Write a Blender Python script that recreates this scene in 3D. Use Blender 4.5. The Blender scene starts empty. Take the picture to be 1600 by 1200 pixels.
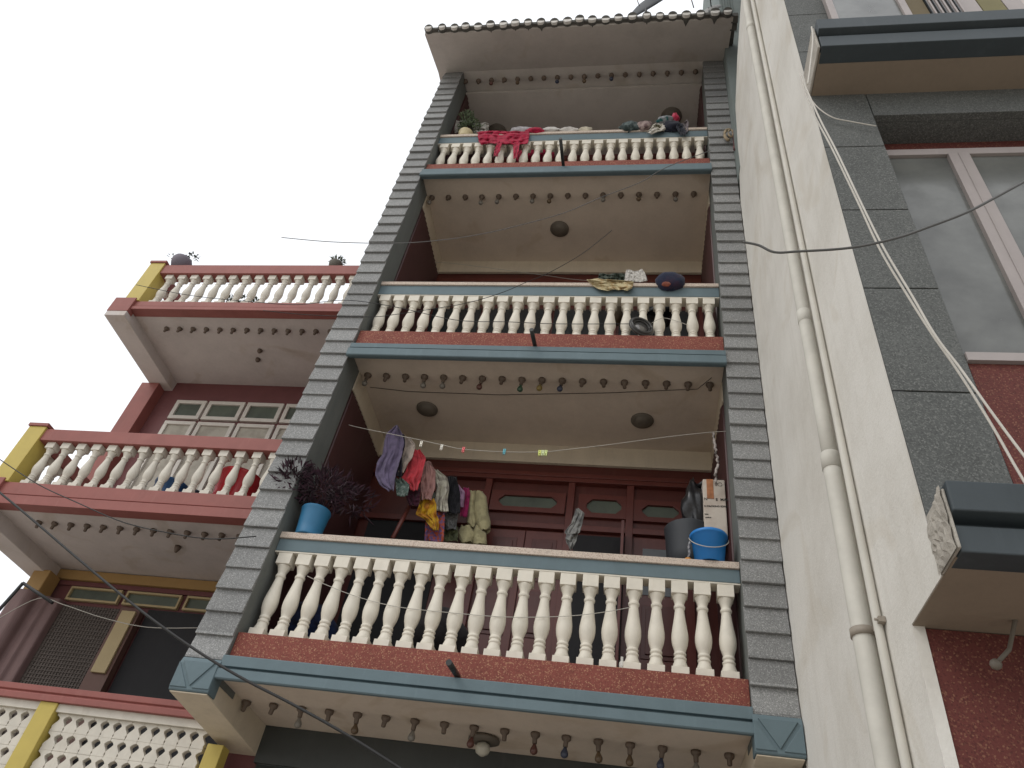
import bpy, math, random
from mathutils import Vector, Matrix, noise as mnoise
random.seed(7)
S = bpy.context.scene
COL = S.collection
R_ = math.radians

# ------------------------------------------------------------------ camera
F_PX = 1169.286
CAM = Vector((2.86220, -4.95271, 1.6))
RIGHT = Vector((0.98472844, 0.10563933, 0.13838437))
UP = Vector((-0.02887728, -0.68474779, 0.72820778))
FWD = Vector((-0.17168577, 0.72108308, 0.67124004))
cd = bpy.data.cameras.new("camera"); cam = bpy.data.objects.new("camera", cd); COL.objects.link(cam)
cd.sensor_width = 36; cd.lens = 36 * F_PX / 1600; cd.clip_start = 0.05; cd.clip_end = 3000
m = Matrix.Identity(4)
for i, v in enumerate((RIGHT, UP, -FWD)):
    for j in range(3): m[j][i] = v[j]
m.translation = CAM
cam.matrix_world = m
S.camera = cam
S.render.resolution_x = 1024; S.render.resolution_y = 768

# ------------------------------------------------------------------ world (bright overcast)
SUN_EL, SUN_ROT = R_(48), R_(215)
w = bpy.data.worlds.new("World"); S.world = w; w.use_nodes = True
nt = w.node_tree; nt.nodes.clear()
sky = nt.nodes.new("ShaderNodeTexSky"); sky.sky_type = 'NISHITA'; sky.sun_disc = False
sky.sun_elevation = SUN_EL; sky.sun_rotation = SUN_ROT; sky.dust_density = 4; sky.air_density = 1.2
mix = nt.nodes.new("ShaderNodeMix"); mix.data_type = 'RGBA'; mix.inputs[0].default_value = 0.9
mix.inputs[7].default_value = (11.1, 11.3, 11.6, 1)           # thick white cloud cover
tcw = nt.nodes.new("ShaderNodeTexCoord"); nzw = nt.nodes.new("ShaderNodeTexNoise"); nzw.inputs['Scale'].default_value = 1.6; nzw.inputs['Detail'].default_value = 4
rw = nt.nodes.new("ShaderNodeMapRange"); rw.inputs[3].default_value = 0.84; rw.inputs[4].default_value = 0.96
nt.links.new(tcw.outputs['Generated'], nzw.inputs['Vector']); nt.links.new(nzw.outputs[0], rw.inputs[0]); nt.links.new(rw.outputs[0], mix.inputs[0])
bg = nt.nodes.new("ShaderNodeBackground"); bg.inputs[1].default_value = 0.115
out = nt.nodes.new("ShaderNodeOutputWorld")
nt.links.new(sky.outputs[0], mix.inputs[6]); nt.links.new(mix.outputs[2], bg.inputs[0]); nt.links.new(bg.outputs[0], out.inputs[0])
sl = bpy.data.lights.new("sun", 'SUN'); sl.energy = 0.7; sl.angle = R_(25); sl.color = (1, .97, .92)
so = bpy.data.objects.new("sun", sl); COL.objects.link(so)
sd = Vector((-0.62, -0.62, 0.85)).normalized()
so.rotation_euler = sd.to_track_quat('Z', 'Y').to_euler()
S.view_settings.view_transform = 'Standard'; S.view_settings.look = 'None'; S.view_settings.exposure = -0.04; S.view_settings.gamma = 1

# ------------------------------------------------------------------ helpers
def at(px, py, ax, val):
    d = RIGHT * ((px - 800) / F_PX) + UP * ((600 - py) / F_PX) + FWD
    return CAM + d * ((val - CAM[ax]) / d[ax])

ORG = {}
def tag(o, label=None, cat=None, group=None, kind=None):
    if label: o['label'] = label
    if cat: o['category'] = cat
    if group: o['group'] = group
    if kind: o['kind'] = kind
    return o
def empty(name, loc, label=None, cat=None, group=None):
    o = bpy.data.objects.new(name, None); COL.objects.link(o); o.location = loc; o.empty_display_size = .2
    ORG[o] = Vector(loc); return tag(o, label, cat, group)

class MB:
    def __init__(s): s.v = []; s.f = []; s.sm = []; s.mi = []; s.cm = 0
    def add(s, vs, fs, sm=False):
        n = len(s.v); s.v += [Vector(v) for v in vs]
        for f in fs: s.f.append([n + i for i in f]); s.sm.append(sm); s.mi.append(s.cm)
        return s
    def box(s, x0, x1, y0, y1, z0, z1):
        if x0 > x1: x0, x1 = x1, x0
        if y0 > y1: y0, y1 = y1, y0
        if z0 > z1: z0, z1 = z1, z0
        return s.add([(x0,y0,z0),(x1,y0,z0),(x1,y1,z0),(x0,y1,z0),(x0,y0,z1),(x1,y0,z1),(x1,y1,z1),(x0,y1,z1)],
              [(0,3,2,1),(4,5,6,7),(0,1,5,4),(1,2,6,5),(2,3,7,6),(3,0,4,7)])
    def prism(s, prof, ax, a, b):
        # prof: list of 2D points in the two other axes (in order y,z / x,z / x,y)
        n = len(prof)
        def mk(p, t):
            return (t, p[0], p[1]) if ax == 0 else (p[0], t, p[1]) if ax == 1 else (p[0], p[1], t)
        vs = [mk(p, a) for p in prof] + [mk(p, b) for p in prof]
        area = sum(prof[i][0]*prof[(i+1)%n][1] - prof[(i+1)%n][0]*prof[i][1] for i in range(n))
        fs = [tuple(range(n)), tuple(range(2*n-1, n-1, -1))] + [(i, i+n, (i+1)%n+n, (i+1)%n) for i in range(n)]
        return s.add(vs, fs)
    def lathe(s, prof, c, n=20, M=None, sm=True):
        vs = []; fs = []
        for (z, r) in prof:
            for k in range(n):
                a = 2*math.pi*(k+.5)/n
                v = Vector((r*math.cos(a), r*math.sin(a), z))
                if M: v = M @ v
                vs.append(v + Vector(c))
        for i in range(len(prof)-1):
            for k in range(n):
                k2 = (k+1) % n
                fs.append((i*n+k, i*n+k2, (i+1)*n+k2, (i+1)*n+k))
        s.add(vs, fs, sm)
        n0 = len(s.v) - len(vs)
        s.f.append([n0+k for k in range(n-1, -1, -1)]); s.sm.append(False); s.mi.append(s.cm)
        s.f.append([n0+(len(prof)-1)*n+k for k in range(n)]); s.sm.append(False); s.mi.append(s.cm)
        return s
    def tube(s, pts, r, n=8, r2=None):
        pts = [Vector(p) for p in pts]; vs = []; fs = []
        for i, p in enumerate(pts):
            t = (pts[min(i+1, len(pts)-1)] - pts[max(i-1, 0)]).normalized()
            u = t.cross(Vector((0,0,1)))
            if u.length < .05: u = t.cross(Vector((1,0,0)))
            u.normalize(); v = t.cross(u)
            rr = r if r2 is None else r + (r2-r)*i/(len(pts)-1)
            for k in range(n):
                a = 2*math.pi*k/n; vs.append(p + u*math.cos(a)*rr + v*math.sin(a)*rr)
        for i in range(len(pts)-1):
            for k in range(n):
                k2 = (k+1)%n; fs.append((i*n+k, i*n+k2, (i+1)*n+k2, (i+1)*n+k))
        s.add(vs, fs, True); n0 = len(s.v)-len(vs)
        for cap_ in (tuple(n0+k for k in range(n-1,-1,-1)), tuple(n0+(len(pts)-1)*n+k for k in range(n))):
            s.f.append(list(cap_)); s.sm.append(False); s.mi.append(s.cm)
        return s
    def build(s, name, mat, parent=None, bevel=0, org=None, solid=0, sub=0, smooth_all=False):
        me = bpy.data.meshes.new(name)
        if org is not None: og = Vector(org)
        elif parent is not None: og = ORG[parent]
        else:
            xs = [v.x for v in s.v]; ys = [v.y for v in s.v]; zs = [v.z for v in s.v]
            og = Vector(((min(xs)+max(xs))/2, (min(ys)+max(ys))/2, min(zs)))
        me.from_pydata([v - og for v in s.v], [], s.f)
        mats = mat if isinstance(mat, (list, tuple)) else [mat]
        for mm in mats: me.materials.append(mm)
        me.polygons.foreach_set('use_smooth', [bool(a) or smooth_all for a in s.sm])
        me.polygons.foreach_set('material_index', s.mi)
        me.update()
        import bmesh
        b = bmesh.new(); b.from_mesh(me); bmesh.ops.recalc_face_normals(b, faces=b.faces); b.to_mesh(me); b.free()
        o = bpy.data.objects.new(name, me); COL.objects.link(o)
        if parent is not None:
            o.parent = parent; o.location = og - ORG[parent]
        else: o.location = og
        ORG[o] = og
        if solid:
            md = o.modifiers.new('s', 'SOLIDIFY'); md.thickness = solid; md.offset = 0
        if bevel:
            md = o.modifiers.new('b', 'BEVEL'); md.width = bevel; md.segments = 2; md.limit_method = 'ANGLE'; md.angle_limit = R_(35)
        if sub:
            md = o.modifiers.new('u', 'SUBSURF'); md.levels = sub; md.render_levels = sub
        return o

# ------------------------------------------------------------------ materials
def ND(nt, t, **kw):
    n = nt.nodes.new(t)
    for k, v in kw.items():
        n.inputs[k].default_value = v
    return n
def base_mat(name):
    M = bpy.data.materials.new(name); M.use_nodes = True; nt = M.node_tree
    b = nt.nodes['Principled BSDF']
    tc = nt.nodes.new('ShaderNodeTexCoord'); oi = nt.nodes.new('ShaderNodeObjectInfo')
    mul = nt.nodes.new('ShaderNodeVectorMath'); mul.operation = 'MULTIPLY_ADD'
    cmb = nt.nodes.new('ShaderNodeCombineXYZ')
    for i in range(3): nt.links.new(oi.outputs['Random'], cmb.inputs[i])
    mul.inputs[1].default_value = (17, 31, 9)
    nt.links.new(cmb.outputs[0], mul.inputs[0]); nt.links.new(tc.outputs['Object'], mul.inputs[2])
    return M, nt, b, mul.outputs[0]
def mixc(nt, fac, a, b, mode='MIX'):
    x = nt.nodes.new('ShaderNodeMix'); x.data_type = 'RGBA'; x.blend_type = mode
    if hasattr(fac, 'links'): nt.links.new(fac, x.inputs[0])
    else: x.inputs[0].default_value = fac
    for i, c in ((6, a), (7, b)):
        if hasattr(c, 'links'): nt.links.new(c, x.inputs[i])
        else: x.inputs[i].default_value = (*c, 1)
    return x.outputs[2]
def ramp(nt, src, a, b, lo=0., hi=1.):
    r = nt.nodes.new('ShaderNodeMapRange'); r.inputs[1].default_value = a; r.inputs[2].default_value = b
    r.inputs[3].default_value = lo; r.inputs[4].default_value = hi; nt.links.new(src, r.inputs[0]); return r.outputs[0]
def noise(nt, vec, scale, detail=5, rough=.6, dist=0):
    n = nt.nodes.new('ShaderNodeTexNoise'); n.inputs['Scale'].default_value = scale; n.inputs['Detail'].default_value = detail
    n.inputs['Roughness'].default_value = rough; n.inputs['Distortion'].default_value = dist; nt.links.new(vec, n.inputs['Vector']); return n.outputs[0]
def mapv(nt, vec, sc):
    n = nt.nodes.new('ShaderNodeVectorMath'); n.operation = 'MULTIPLY'; n.inputs[1].default_value = sc; nt.links.new(vec, n.inputs[0]); return n.outputs[0]
def bump(nt, b, h, st, d):
    n = nt.nodes.new('ShaderNodeBump'); n.inputs['Strength'].default_value = st; n.inputs['Distance'].default_value = d
    nt.links.new(h, n.inputs['Height']); nt.links.new(n.outputs[0], b.inputs['Normal'])
def plaster(name, col, dirt=None, rough=.85, amt=.5, streak=.5, bs=.25, scale=2.2, spec=.3, stain=0):
    M, nt, b, v = base_mat(name)
    dirt = dirt or tuple(c*.62 for c in col)
    n1 = noise(nt, v, scale, 7, .65); n2 = noise(nt, mapv(nt, v, (7, 7, .7)), 1.5, 6, .7, .6); n3 = noise(nt, v, 34, 4, .6)
    c = mixc(nt, ramp(nt, n1, .42, .75, 0, amt), col, dirt)
    c = mixc(nt, ramp(nt, n2, .5, .8, 0, streak), c, dirt)
    c = mixc(nt, ramp(nt, n3, .3, .7, 0, .22), c, tuple(min(1, x*1.18) for x in col))
    if stain:
        n4 = noise(nt, v, 1.3, 8, .55, 1.2)
        c = mixc(nt, ramp(nt, n4, .56, .60, 0, stain*.5), c, (col[0]*.80, col[1]*.74, col[2]*.64))
        c = mixc(nt, ramp(nt, n4, .60, .74, 0, stain), c, (col[0]*.66, col[1]*.60, col[2]*.52))
    nt.links.new(c, b.inputs['Base Color']); b.inputs['Roughness'].default_value = rough
    b.inputs['Specular IOR Level'].default_value = spec
    bump(nt, b, noise(nt, v, 60, 6, .7), bs, .006)
    return M
def terrazzo(name, base, chip, scale=70, dens=.3, var=.35, bs=.2, tile=False, dark=None):
    M, nt, b, v = base_mat(name)
    vo = nt.nodes.new('ShaderNodeTexVoronoi'); vo.inputs['Scale'].default_value = scale; nt.links.new(v, vo.inputs['Vector'])
    sp = nt.nodes.new('ShaderNodeSeparateColor'); nt.links.new(vo.outputs['Color'], sp.inputs[0])
    big = noise(nt, v, 3.5, 5, .6)
    f = ramp(nt, sp.outputs[0], 1-dens, 1-dens+.06)
    mm = nt.nodes.new('ShaderNodeMath'); mm.operation = 'MULTIPLY'; nt.links.new(f, mm.inputs[0]); nt.links.new(ramp(nt, sp.outputs[1], 0, 1, .15, 1), mm.inputs[1])
    c = mixc(nt, ramp(nt, big, .35, .7, 0, var), base, dark or tuple(x*.6 for x in base))
    f2 = ramp(nt, sp.outputs[2], .75, .85, 0, .5); c = mixc(nt, f2, c, tuple(x*.45 for x in base))
    c = mixc(nt, mm.outputs[0], c, chip)
    if tile:
        sx = nt.nodes.new('ShaderNodeSeparateXYZ'); tc = nt.nodes.new('ShaderNodeTexCoord'); nt.links.new(tc.outputs['Object'], sx.inputs[0])
        d = nt.nodes.new('ShaderNodeMath'); d.operation = 'DIVIDE'; d.inputs[1].default_value = .182; nt.links.new(sx.outputs[2], d.inputs[0])
        fl = nt.nodes.new('ShaderNodeMath'); fl.operation = 'FLOOR'; nt.links.new(d.outputs[0], fl.inputs[0])
        wn = nt.nodes.new('ShaderNodeTexWhiteNoise'); wn.noise_dimensions = '1D'; nt.links.new(fl.outputs[0], wn.inputs['W'])
        hv = nt.nodes.new('ShaderNodeHueSaturation'); nt.links.new(c, hv.inputs['Color']); nt.links.new(ramp(nt, wn.outputs[0], 0, 1, .84, 1.16), hv.inputs['Value']); c = hv.outputs[0]
    nt.links.new(c, b.inputs['Base Color']); b.inputs['Roughness'].default_value = .75; b.inputs['Specular IOR Level'].default_value = .3
    bump(nt, b, vo.outputs['Distance'], bs, .004)
    return M
def paint(name, col, rough=.5, amt=.35, wear=None, bs=.08, metal=0, scale=5):
    M, nt, b, v = base_mat(name)
    n1 = noise(nt, v, scale, 6, .6); n2 = noise(nt, mapv(nt, v, (6, 6, 1)), 2.2, 5, .7)
    c = mixc(nt, ramp(nt, n1, .4, .75, 0, amt), col, tuple(x*.6 for x in col))
    c = mixc(nt, ramp(nt, n2, .55, .8, 0, amt), c, wear or tuple(min(1, x*1.25+.02) for x in col))
    nt.links.new(c, b.inputs['Base Color']); b.inputs['Roughness'].default_value = rough; b.inputs['Metallic'].default_value = metal
    bump(nt, b, noise(nt, v, 45, 4, .6), bs, .004)
    return M
def fabric(name, col, col2=None, scale=14, sharp=(.45, .62), bs=.5):
    M, nt, b, v = base_mat(name)
    n1 = noise(nt, v, scale, 3, .5)
    c = mixc(nt, ramp(nt, n1, sharp[0], sharp[1]), col, col2 or tuple(x*.72 for x in col))
    nt.links.new(c, b.inputs['Base Color']); b.inputs['Roughness'].default_value = .9; b.inputs['Specular IOR Level'].default_value = .15
    b.inputs['Sheen Weight'].default_value = .15
    bump(nt, b, noise(nt, v, 26, 5, .6), bs, .01)
    return M
def glass(name, col, rough=.12):
    M, nt, b, v = base_mat(name)
    n1 = noise(nt, v, 3, 5, .6)
    c = mixc(nt, ramp(nt, n1, .35, .7), col, tuple(x*.55 for x in col))
    nt.links.new(c, b.inputs['Base Color']); nt.links.new(ramp(nt, n1, .3, .8, rough, rough+.25), b.inputs['Roughness']); b.inputs['Specular IOR Level'].default_value = .6
    return M

m_cream = plaster('cream_plaster', (.62, .53, .44), amt=.45, streak=.1, stain=.55)
m_cream_beam = plaster('cream_beam_plaster', (.62, .54, .42), amt=.4, streak=.4)
m_eave = plaster('eave_plaster', (.52, .48, .44), amt=.5, streak=.1, stain=.5)
m_grey_side = plaster('pillar_side_plaster', (.15, .16, .15), amt=.5, streak=.6)
m_tile = terrazzo('chip_tile', (.232, .235, .232), (.41, .41, .40), 200, .26, var=.3, tile=True)
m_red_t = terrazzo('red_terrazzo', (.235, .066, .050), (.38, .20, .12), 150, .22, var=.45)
m_red_r = terrazzo('right_red_shaded_terrazzo', (.125, .034, .028), (.21, .095, .06), 170, .2, var=.6)  # darker red terrazzo, the overhang's shade put into the colour
m_blue = paint('blue_grey_paint', (.115, .165, .185), .7, .35)
m_bal = paint('baluster_paint', (.70, .655, .56), .6, .35, wear=(.50, .44, .33), bs=.2, scale=7)
m_cap = terrazzo('pale_marble_chip', (.60, .51, .43), (.36, .26, .20), 160, .22, var=.3)
m_wood = paint('dark_red_wood', (.095, .022, .016), .4, .5)
m_wood2 = paint('dark_red_wood_trim', (.125, .028, .020), .38, .45)
m_louvre = paint('maroon_louvre', (.060, .021, .021), .5, .5)
m_dark = paint('room_shade_and_joints', (.018, .018, .02), .8, .3)  # near-black colour for the shade in open doorways, also behind granite joints
m_glass_w = glass('frosted_green_glass', (.10, .12, .09), .35)
m_glass_d = glass('dark_window_glass', (.035, .04, .042), .06)
m_socket = paint('aged_socket_brass', (.13, .095, .07), .55, .5)
m_disc = paint('ceiling_light_dirty', (.14, .12, .095), .6, .6)
m_pipe_dk = paint('dark_spout_plastic', (.022, .025, .024), .4, .3)
m_roof = plaster('mossy_roof_tile', (.10, .095, .085), (.03, .03, .028), amt=.8, streak=.3, scale=8)
m_mortar = plaster('white_mortar', (.62, .60, .56), (.3, .28, .25), amt=.5, streak=.3, scale=12)
m_white = plaster('white_side_wall', (.68, .66, .61), (.46, .43, .37), amt=.7, streak=.38, bs=.45, scale=.9, stain=.35)
m_pvc = paint('pvc_pipe', (.57, .55, .49), .7, .4, wear=(.46, .43, .37), bs=.15)
m_cement = plaster('rough_cement', (.42, .39, .34), (.22, .20, .17), amt=.8, bs=1.0, scale=9)
m_granite = terrazzo('grey_granite', (.105, .110, .105), (.165, .17, .16), 170, .35, var=.55, bs=.05)
m_slate = paint('slate_blue_paint', (.040, .053, .060), .6, .45)
m_soffit_r = plaster('right_soffit', (.25, .20, .15), amt=.4, streak=.1)
m_frame_r = paint('mauve_window_frame', (.34, .30, .285), .5, .3)
m_glass_r = glass('reflecting_window_glass', (.15, .155, .145), .08)
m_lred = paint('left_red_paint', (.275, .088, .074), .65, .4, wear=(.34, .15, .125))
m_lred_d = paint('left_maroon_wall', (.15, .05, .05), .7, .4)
m_lyel = paint('left_yellow_paint', (.50, .39, .09), .6, .25)
m_lsof = plaster('left_soffit', (.58, .53, .50), amt=.5, streak=.1, stain=.6)
m_lbal = paint('left_baluster_paint', (.62, .58, .50), .6, .4, wear=(.4, .35, .27), bs=.2, scale=7)
m_lwin = paint('left_window_frame', (.60, .56, .50), .5, .3)
m_ochre = paint('ochre_band', (.36, .22, .08), .7, .3)
m_tan = paint('tan_board', (.42, .33, .18), .7, .2)
m_mesh = paint('fly_mesh', (.13, .11, .095), .9, .4)
m_wire = paint('black_cable', (.012, .012, .012), .6, .1)
m_wire_w = paint('white_cable', (.55, .52, .46), .6, .3)
m_string = paint('pale_string', (.45, .43, .38), .8, .2)
m_cypress = plaster('green_grey_plaster', (.19, .22, .21), amt=.5)
m_ground = plaster('street_paving', (.44, .405, .36), amt=.6, scale=1.0)
def flat(name, col, rough=.5): return paint(name, col, rough, .15, bs=.03)
m_bluepl = paint('blue_plastic', (.018, .20, .56), .35, .15, bs=.02)
m_bluepot = paint('blue_pot_paint', (.022, .15, .29), .55, .35, bs=.1)

# ------------------------------------------------------------------ setting
g = MB(); g.add([(-400,-400,0),(400,-400,0),(400,400,0),(-400,400,0)], [(0,1,2,3)])
tag(g.build('ground', m_ground), kind='structure')

# ================================================================== MAIN HOUSE
house = empty('balcony_house', (1.8, .6, 0), 'tall narrow house with grey tiled pillars and stacked white baluster balconies under a tiled eave', 'house')
X0, X1 = 0.0, 3.6
PL, PR = (-.282, 0.0), (3.6, 3.877)
ZT = 12.76
LV = [dict(ft=3.48, fg=3.39, fb=3.305, ct=3.68, bt=4.385, rt=4.505, cap=4.56, ceil=3.345, cd=1.0),
      dict(ft=6.675, fg=6.60, fb=6.49, ct=6.925, bt=7.555, rt=7.71, cap=7.76, ceil=6.62, cd=1.42),
      dict(ft=9.90, fg=9.82, fb=9.73, ct=10.125, bt=10.75, rt=10.91, cap=10.965, ceil=9.85, cd=1.42)]
# body behind the balconies
b = MB()
b.box(-.278, 3.872, 1.62, 9, 3.36, 12.9)
b.box(-.278, 3.872, 1.02, 9, 0, 3.355)
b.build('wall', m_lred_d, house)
for (a, c), s in ((PL, 1), (PR, -1)):
    p = MB().box(a, c, 0, .32, 3.30, ZT).build('pillar', m_grey_side, house, bevel=.004)
    t = MB(); z = 3.44
    while z < ZT - .05:
        z1 = min(z + .182, ZT)
        j = random.uniform(-.006, .006); k = random.uniform(-.006, .006); g_ = random.uniform(-.003, .003)
        t.prism([(-.002, z1), (-.006, z1 - .001), (-.030 + k, z + .003 + g_), (-.028+k, z + g_), (-.002, z + g_)], 0, a - .006 + j, c + .004 + j*.5)
        z += .182
    t.build('tile_cladding', m_tile, p)
    # capital under the pillar with a V moulding
    cp = MB()
    cp.prism([(.06, 3.20), (-.050, 3.20), (-.058, 3.21), (-.058, 3.39), (-.040, 3.436), (.06, 3.436)], 0, a - .008, c + .008)
    xm = (a + c) / 2
    cp.prism([(a + .02, 3.405), (c - .02, 3.405), (xm, 3.235)], 1, -.050, -.068)
    for xs in ((a-.006, a-.006, xm-.02), (c+.006, c+.006, xm+.02)):
        cp.prism([(xs[0], 3.395), (xs[1], 3.222), (xs[2], 3.222)], 1, -.050, -.066)
    cp.build('capital', m_blue, house, bevel=.003)
    # cantilever bracket beam
    br = MB().prism([(-.045, 3.199), (.061, 3.199), (.061, 3.298), (.33, 3.298), (.33, 3.355), (1.40, 3.355), (1.40, 3.10), (-.045, 3.19)][::-1], 0, a, c)
    br.build('bracket_beam', m_cream_beam, house, bevel=.004)
    # side walls of the balconies: louvred maroon panelling
    sw = MB(); xi = c if s == 1 else a
    sw.box(a + (.0 if s == 1 else .0), c - (.004 if s == 1 else 0), .322, 1.618, 3.36, 12.9)
    side = sw.build('side_wall', m_louvre, house)
    for L in LV + [None]:
        if L is LV[2]: z0, z1 = 10.0, 12.7
        elif L is LV[0]: z0, z1 = 3.56, 6.34
        elif L is LV[1]: z0, z1 = 6.8, 9.55
        else: continue
        pn = MB(); y = .34
        while y < 1.36:
            pn.prism([(xi, y), (xi + s*.012, y + .004), (xi + s*.026, y + .066), (xi, y + .07)], 2, z0, z1) if s == 1 else \
            pn.prism([(xi, y), (xi - .012, y + .004), (xi - .026, y + .066), (xi, y + .07)][::-1], 2, z0, z1)
            y += .075
        pn.build('louvre_panel', m_louvre, side)
        if L is not LV[2]:
            zc = LV[LV.index(L)+1]
            MB().box(xi, xi + s*.012, .322, 1.42, z1 + .03, zc['ceil'] - .002).build('cream_band', m_cream_beam, side)

# baluster mesh (unit height 1, scaled)
def baluster_mesh(name, H, hw, mat):
    q = MB()
    q.box(-hw, hw, -hw, hw, 0, .10*H); q.box(-hw, hw, -hw, hw, .865*H, H)
    k = hw/.055
    pf = [(.10,.050),(.125,.049),(.165,.040),(.185,.037),(.192,.042),(.210,.042),(.218,.034),(.230,.034),(.238,.040),(.256,.040),(.265,.034),(.30,.041),(.345,.0505),(.40,.0555),(.45,.0545),(.52,.048),(.60,.040),(.67,.034),(.715,.031),(.725,.038),(.748,.039),(.758,.032),(.785,.033),(.82,.041),(.85,.049),(.865,.051)]
    q.lathe([(z*H, r*k) for z, r in pf], (0,0,0), 18)
    o = q.build(name, mat, org=(0,0,0), bevel=.003)
    return o
def row_balusters(proto, n, xa, xb, y, z, parent, first=False):
    for i in range(n):
        o = proto if (first and i == 0) else proto.copy()
        if o is not proto: COL.objects.link(o)
        o.parent = parent
        o.location = Vector((xa + (xb-xa)*i/(n-1) + random.uniform(-.003, .003), y + random.uniform(-.002, .002), z)) - ORG[parent]
        o.rotation_euler = (0, 0, random.uniform(-.03, .03))

for li, L in enumerate(LV):
    # slab body & blue fascia
    sl_ = MB().box(X0 + .002, X1 - .002, .045, 1.62, L['ceil'] + .012, L['ct'] - .1)
    slab = sl_.build('balcony_slab', m_cream, house)
    f = MB(); T, G, Bm = L['ft'], L['fg'], L['fb']
    f.prism([(-.035, T), (-.04, T-.006), (-.04, G+.012), (-.012, G+.010), (-.012, G-.008), (-.058, G-.014), (-.060, Bm+.008), (-.052, Bm), (-.024, Bm), (-.022, Bm+.03), (.029, Bm+.03), (.029, T)][::-1], 0, X0 - .001 + .002, X1 - .001)
    f.build('fascia', m_blue, slab, bevel=.002)
    MB().box(X0 + .003, X1 - .003, .03, .26, max(T - .02, L['ceil'] + .014), L['ct']).build('curb', m_red_t, slab, bevel=.004)
    MB().box(X0 + .002, X1 - .002, .0305, L['cd'], L['ceil'], L['ceil'] + .011).build('ceiling', m_cream, slab)
    MB().box(X0 + .002, X1 - .002, .090, .210, L['bt'], L['bt'] + .012).build('rail_soffit', m_bal, slab)
    MB().box(X0 + .002, X1 - .002, .085, .215, L['bt'] + .012, L['rt']).build('rail_beam', m_blue, slab, bevel=.004)
    MB().box(X0 + .002, X1 - .002, .068, .235, L['rt'] + .001, L['cap']).build('rail_cap', m_cap, slab, bevel=.004)
    H = L['bt'] - L['ct']
    pr = baluster_mesh('baluster', H, .0585, m_bal)
    row_balusters(pr, 22, .098, 3.495, .15, L['ct'], slab, True)
    # drain spout
    sp = {0: (712, 1062), 1: (836, 541), 2: (880, 262)}[li]
    c0 = at(sp[0], sp[1], 1, -.02); z0 = c0.z
    p0 = Vector((c0.x, .02, T + .03)); p1 = p0 + Vector((-.015, -.26 if li < 2 else -.42, -.015))
    MB().tube([p0, p0.lerp(p1, .5), p1], .021, 12).build('drain_spout', m_pipe_dk, slab)
# drop beams at the back of each balcony ceiling + back walls
for li in (1, 2):
    L = LV[li]
    MB().box(X0, X1, 1.40, 1.437, L['ceil'] - .235, L['ceil'] + .01).build('ceiling_beam', m_cream_beam, house)

# roof: sloping eave, tiles
eL = at(680, 58, 1, -.72); eR = at(1138, 24, 1, -.72); ze = (eL.z + eR.z)/2
rf = MB()
xa, xb = -.40, 3.93
rf.prism([(9.2, 14.9), (9.2, 14.8), (1.8, 12.86), (.2, 12.80), (0.0, 12.77), (-.72, ze), (-.74, ze + .05), (0, ZT + .16), (2.0, 13.6)], 0, xa, xb)
roof = rf.build('roof', m_eave, house)
MB().box(X0 - .28, X1 + .27, .33, 1.615, 12.72, 12.775).build('ceiling', m_eave, house)
slope = (ZT + .16 - ze - .05) / .74
nT = 24
for i in range(nT):
    x = xa + .07 + (xb - xa - .14) * i/(nT-1) + random.uniform(-.010, .010)
    r = .066 + random.uniform(-.005, .005); dy = random.uniform(-.02, .015); dz = random.uniform(-.006, .008)
    pts = []
    for t in (-.80 + dy, -.55, -.2, .4, 1.2, 2.0):
        pts.append(Vector((x + random.uniform(-.006, .006), t, ze + .062 + dz + (t + .74)*slope)))
    tl = MB().tube(pts, r, 12)
    if i < nT - 1:
        xm = x + .09
        tl.box(xm - .05, xm + .05, -.785, -.742, ze + .018 + random.uniform(-.012,.0), ze + .075)
    tlo = tl.build('roof_tile', m_roof, roof)
    c = pts[0] + Vector((0, -.004, 0)); rr = r*random.uniform(.74, .9)
    vs = [c + Vector((math.cos(a)*rr, 0, math.sin(a)*rr - .004)) for a in [2*math.pi*k/12 for k in range(12)]]
    MB().prism([(v.x, v.z) for v in vs], 1, c.y - random.uniform(.002, .012), c.y + .03).build('tile_mortar', m_mortar, tlo)
# verge tiles on the right gable edge
vt = MB()
y = -.74
while y < 1.4:
    vt.box(xb - .02, xb + .05 + random.uniform(0, .02), y, y + .10, ze + .02 + (y + .74)*slope + random.uniform(-.015, .01), ze + .14 + (y + .74)*slope)
    y += .125
vt.build('verge_tiles', m_roof, roof, bevel=.006)

# bulb holders on every ceiling
def holder_proto():
    h = MB().lathe([(0,.036),(-.012,.038),(-.026,.034),(-.034,.024),(-.040,.019),(-.075,.018),(-.080,.014)][::-1], (0,0,0), 12).build('lamp_holder', m_socket, org=(0,0,0))
    bb = MB().lathe([(-.078,.012),(-.092,.015),(-.112,.026),(-.130,.030),(-.146,.025),(-.156,.010)][::-1], (0,0,0), 12)
    return h, bb
hp, bulb_mb = holder_proto()
bulb_mats = [paint('bulb_'+n, c, .3, .4, bs=0) for n, c in (('red', (.11,.045,.035)), ('blue', (.045,.055,.09)), ('green', (.04,.09,.055)), ('yellow', (.26,.19,.06)), ('clear', (.20,.185,.16)), ('amber', (.12,.08,.045)))]
bulb_me = []
for bm_ in bulb_mats:
    q = MB(); q.v = list(bulb_mb.v); q.f = list(bulb_mb.f); q.sm = list(bulb_mb.sm); q.mi = list(bulb_mb.mi)
    o = q.build('bulb', bm_, org=(0,0,0)); bulb_me.append(o.data); bpy.data.objects.remove(o)
used_h = False
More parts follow.
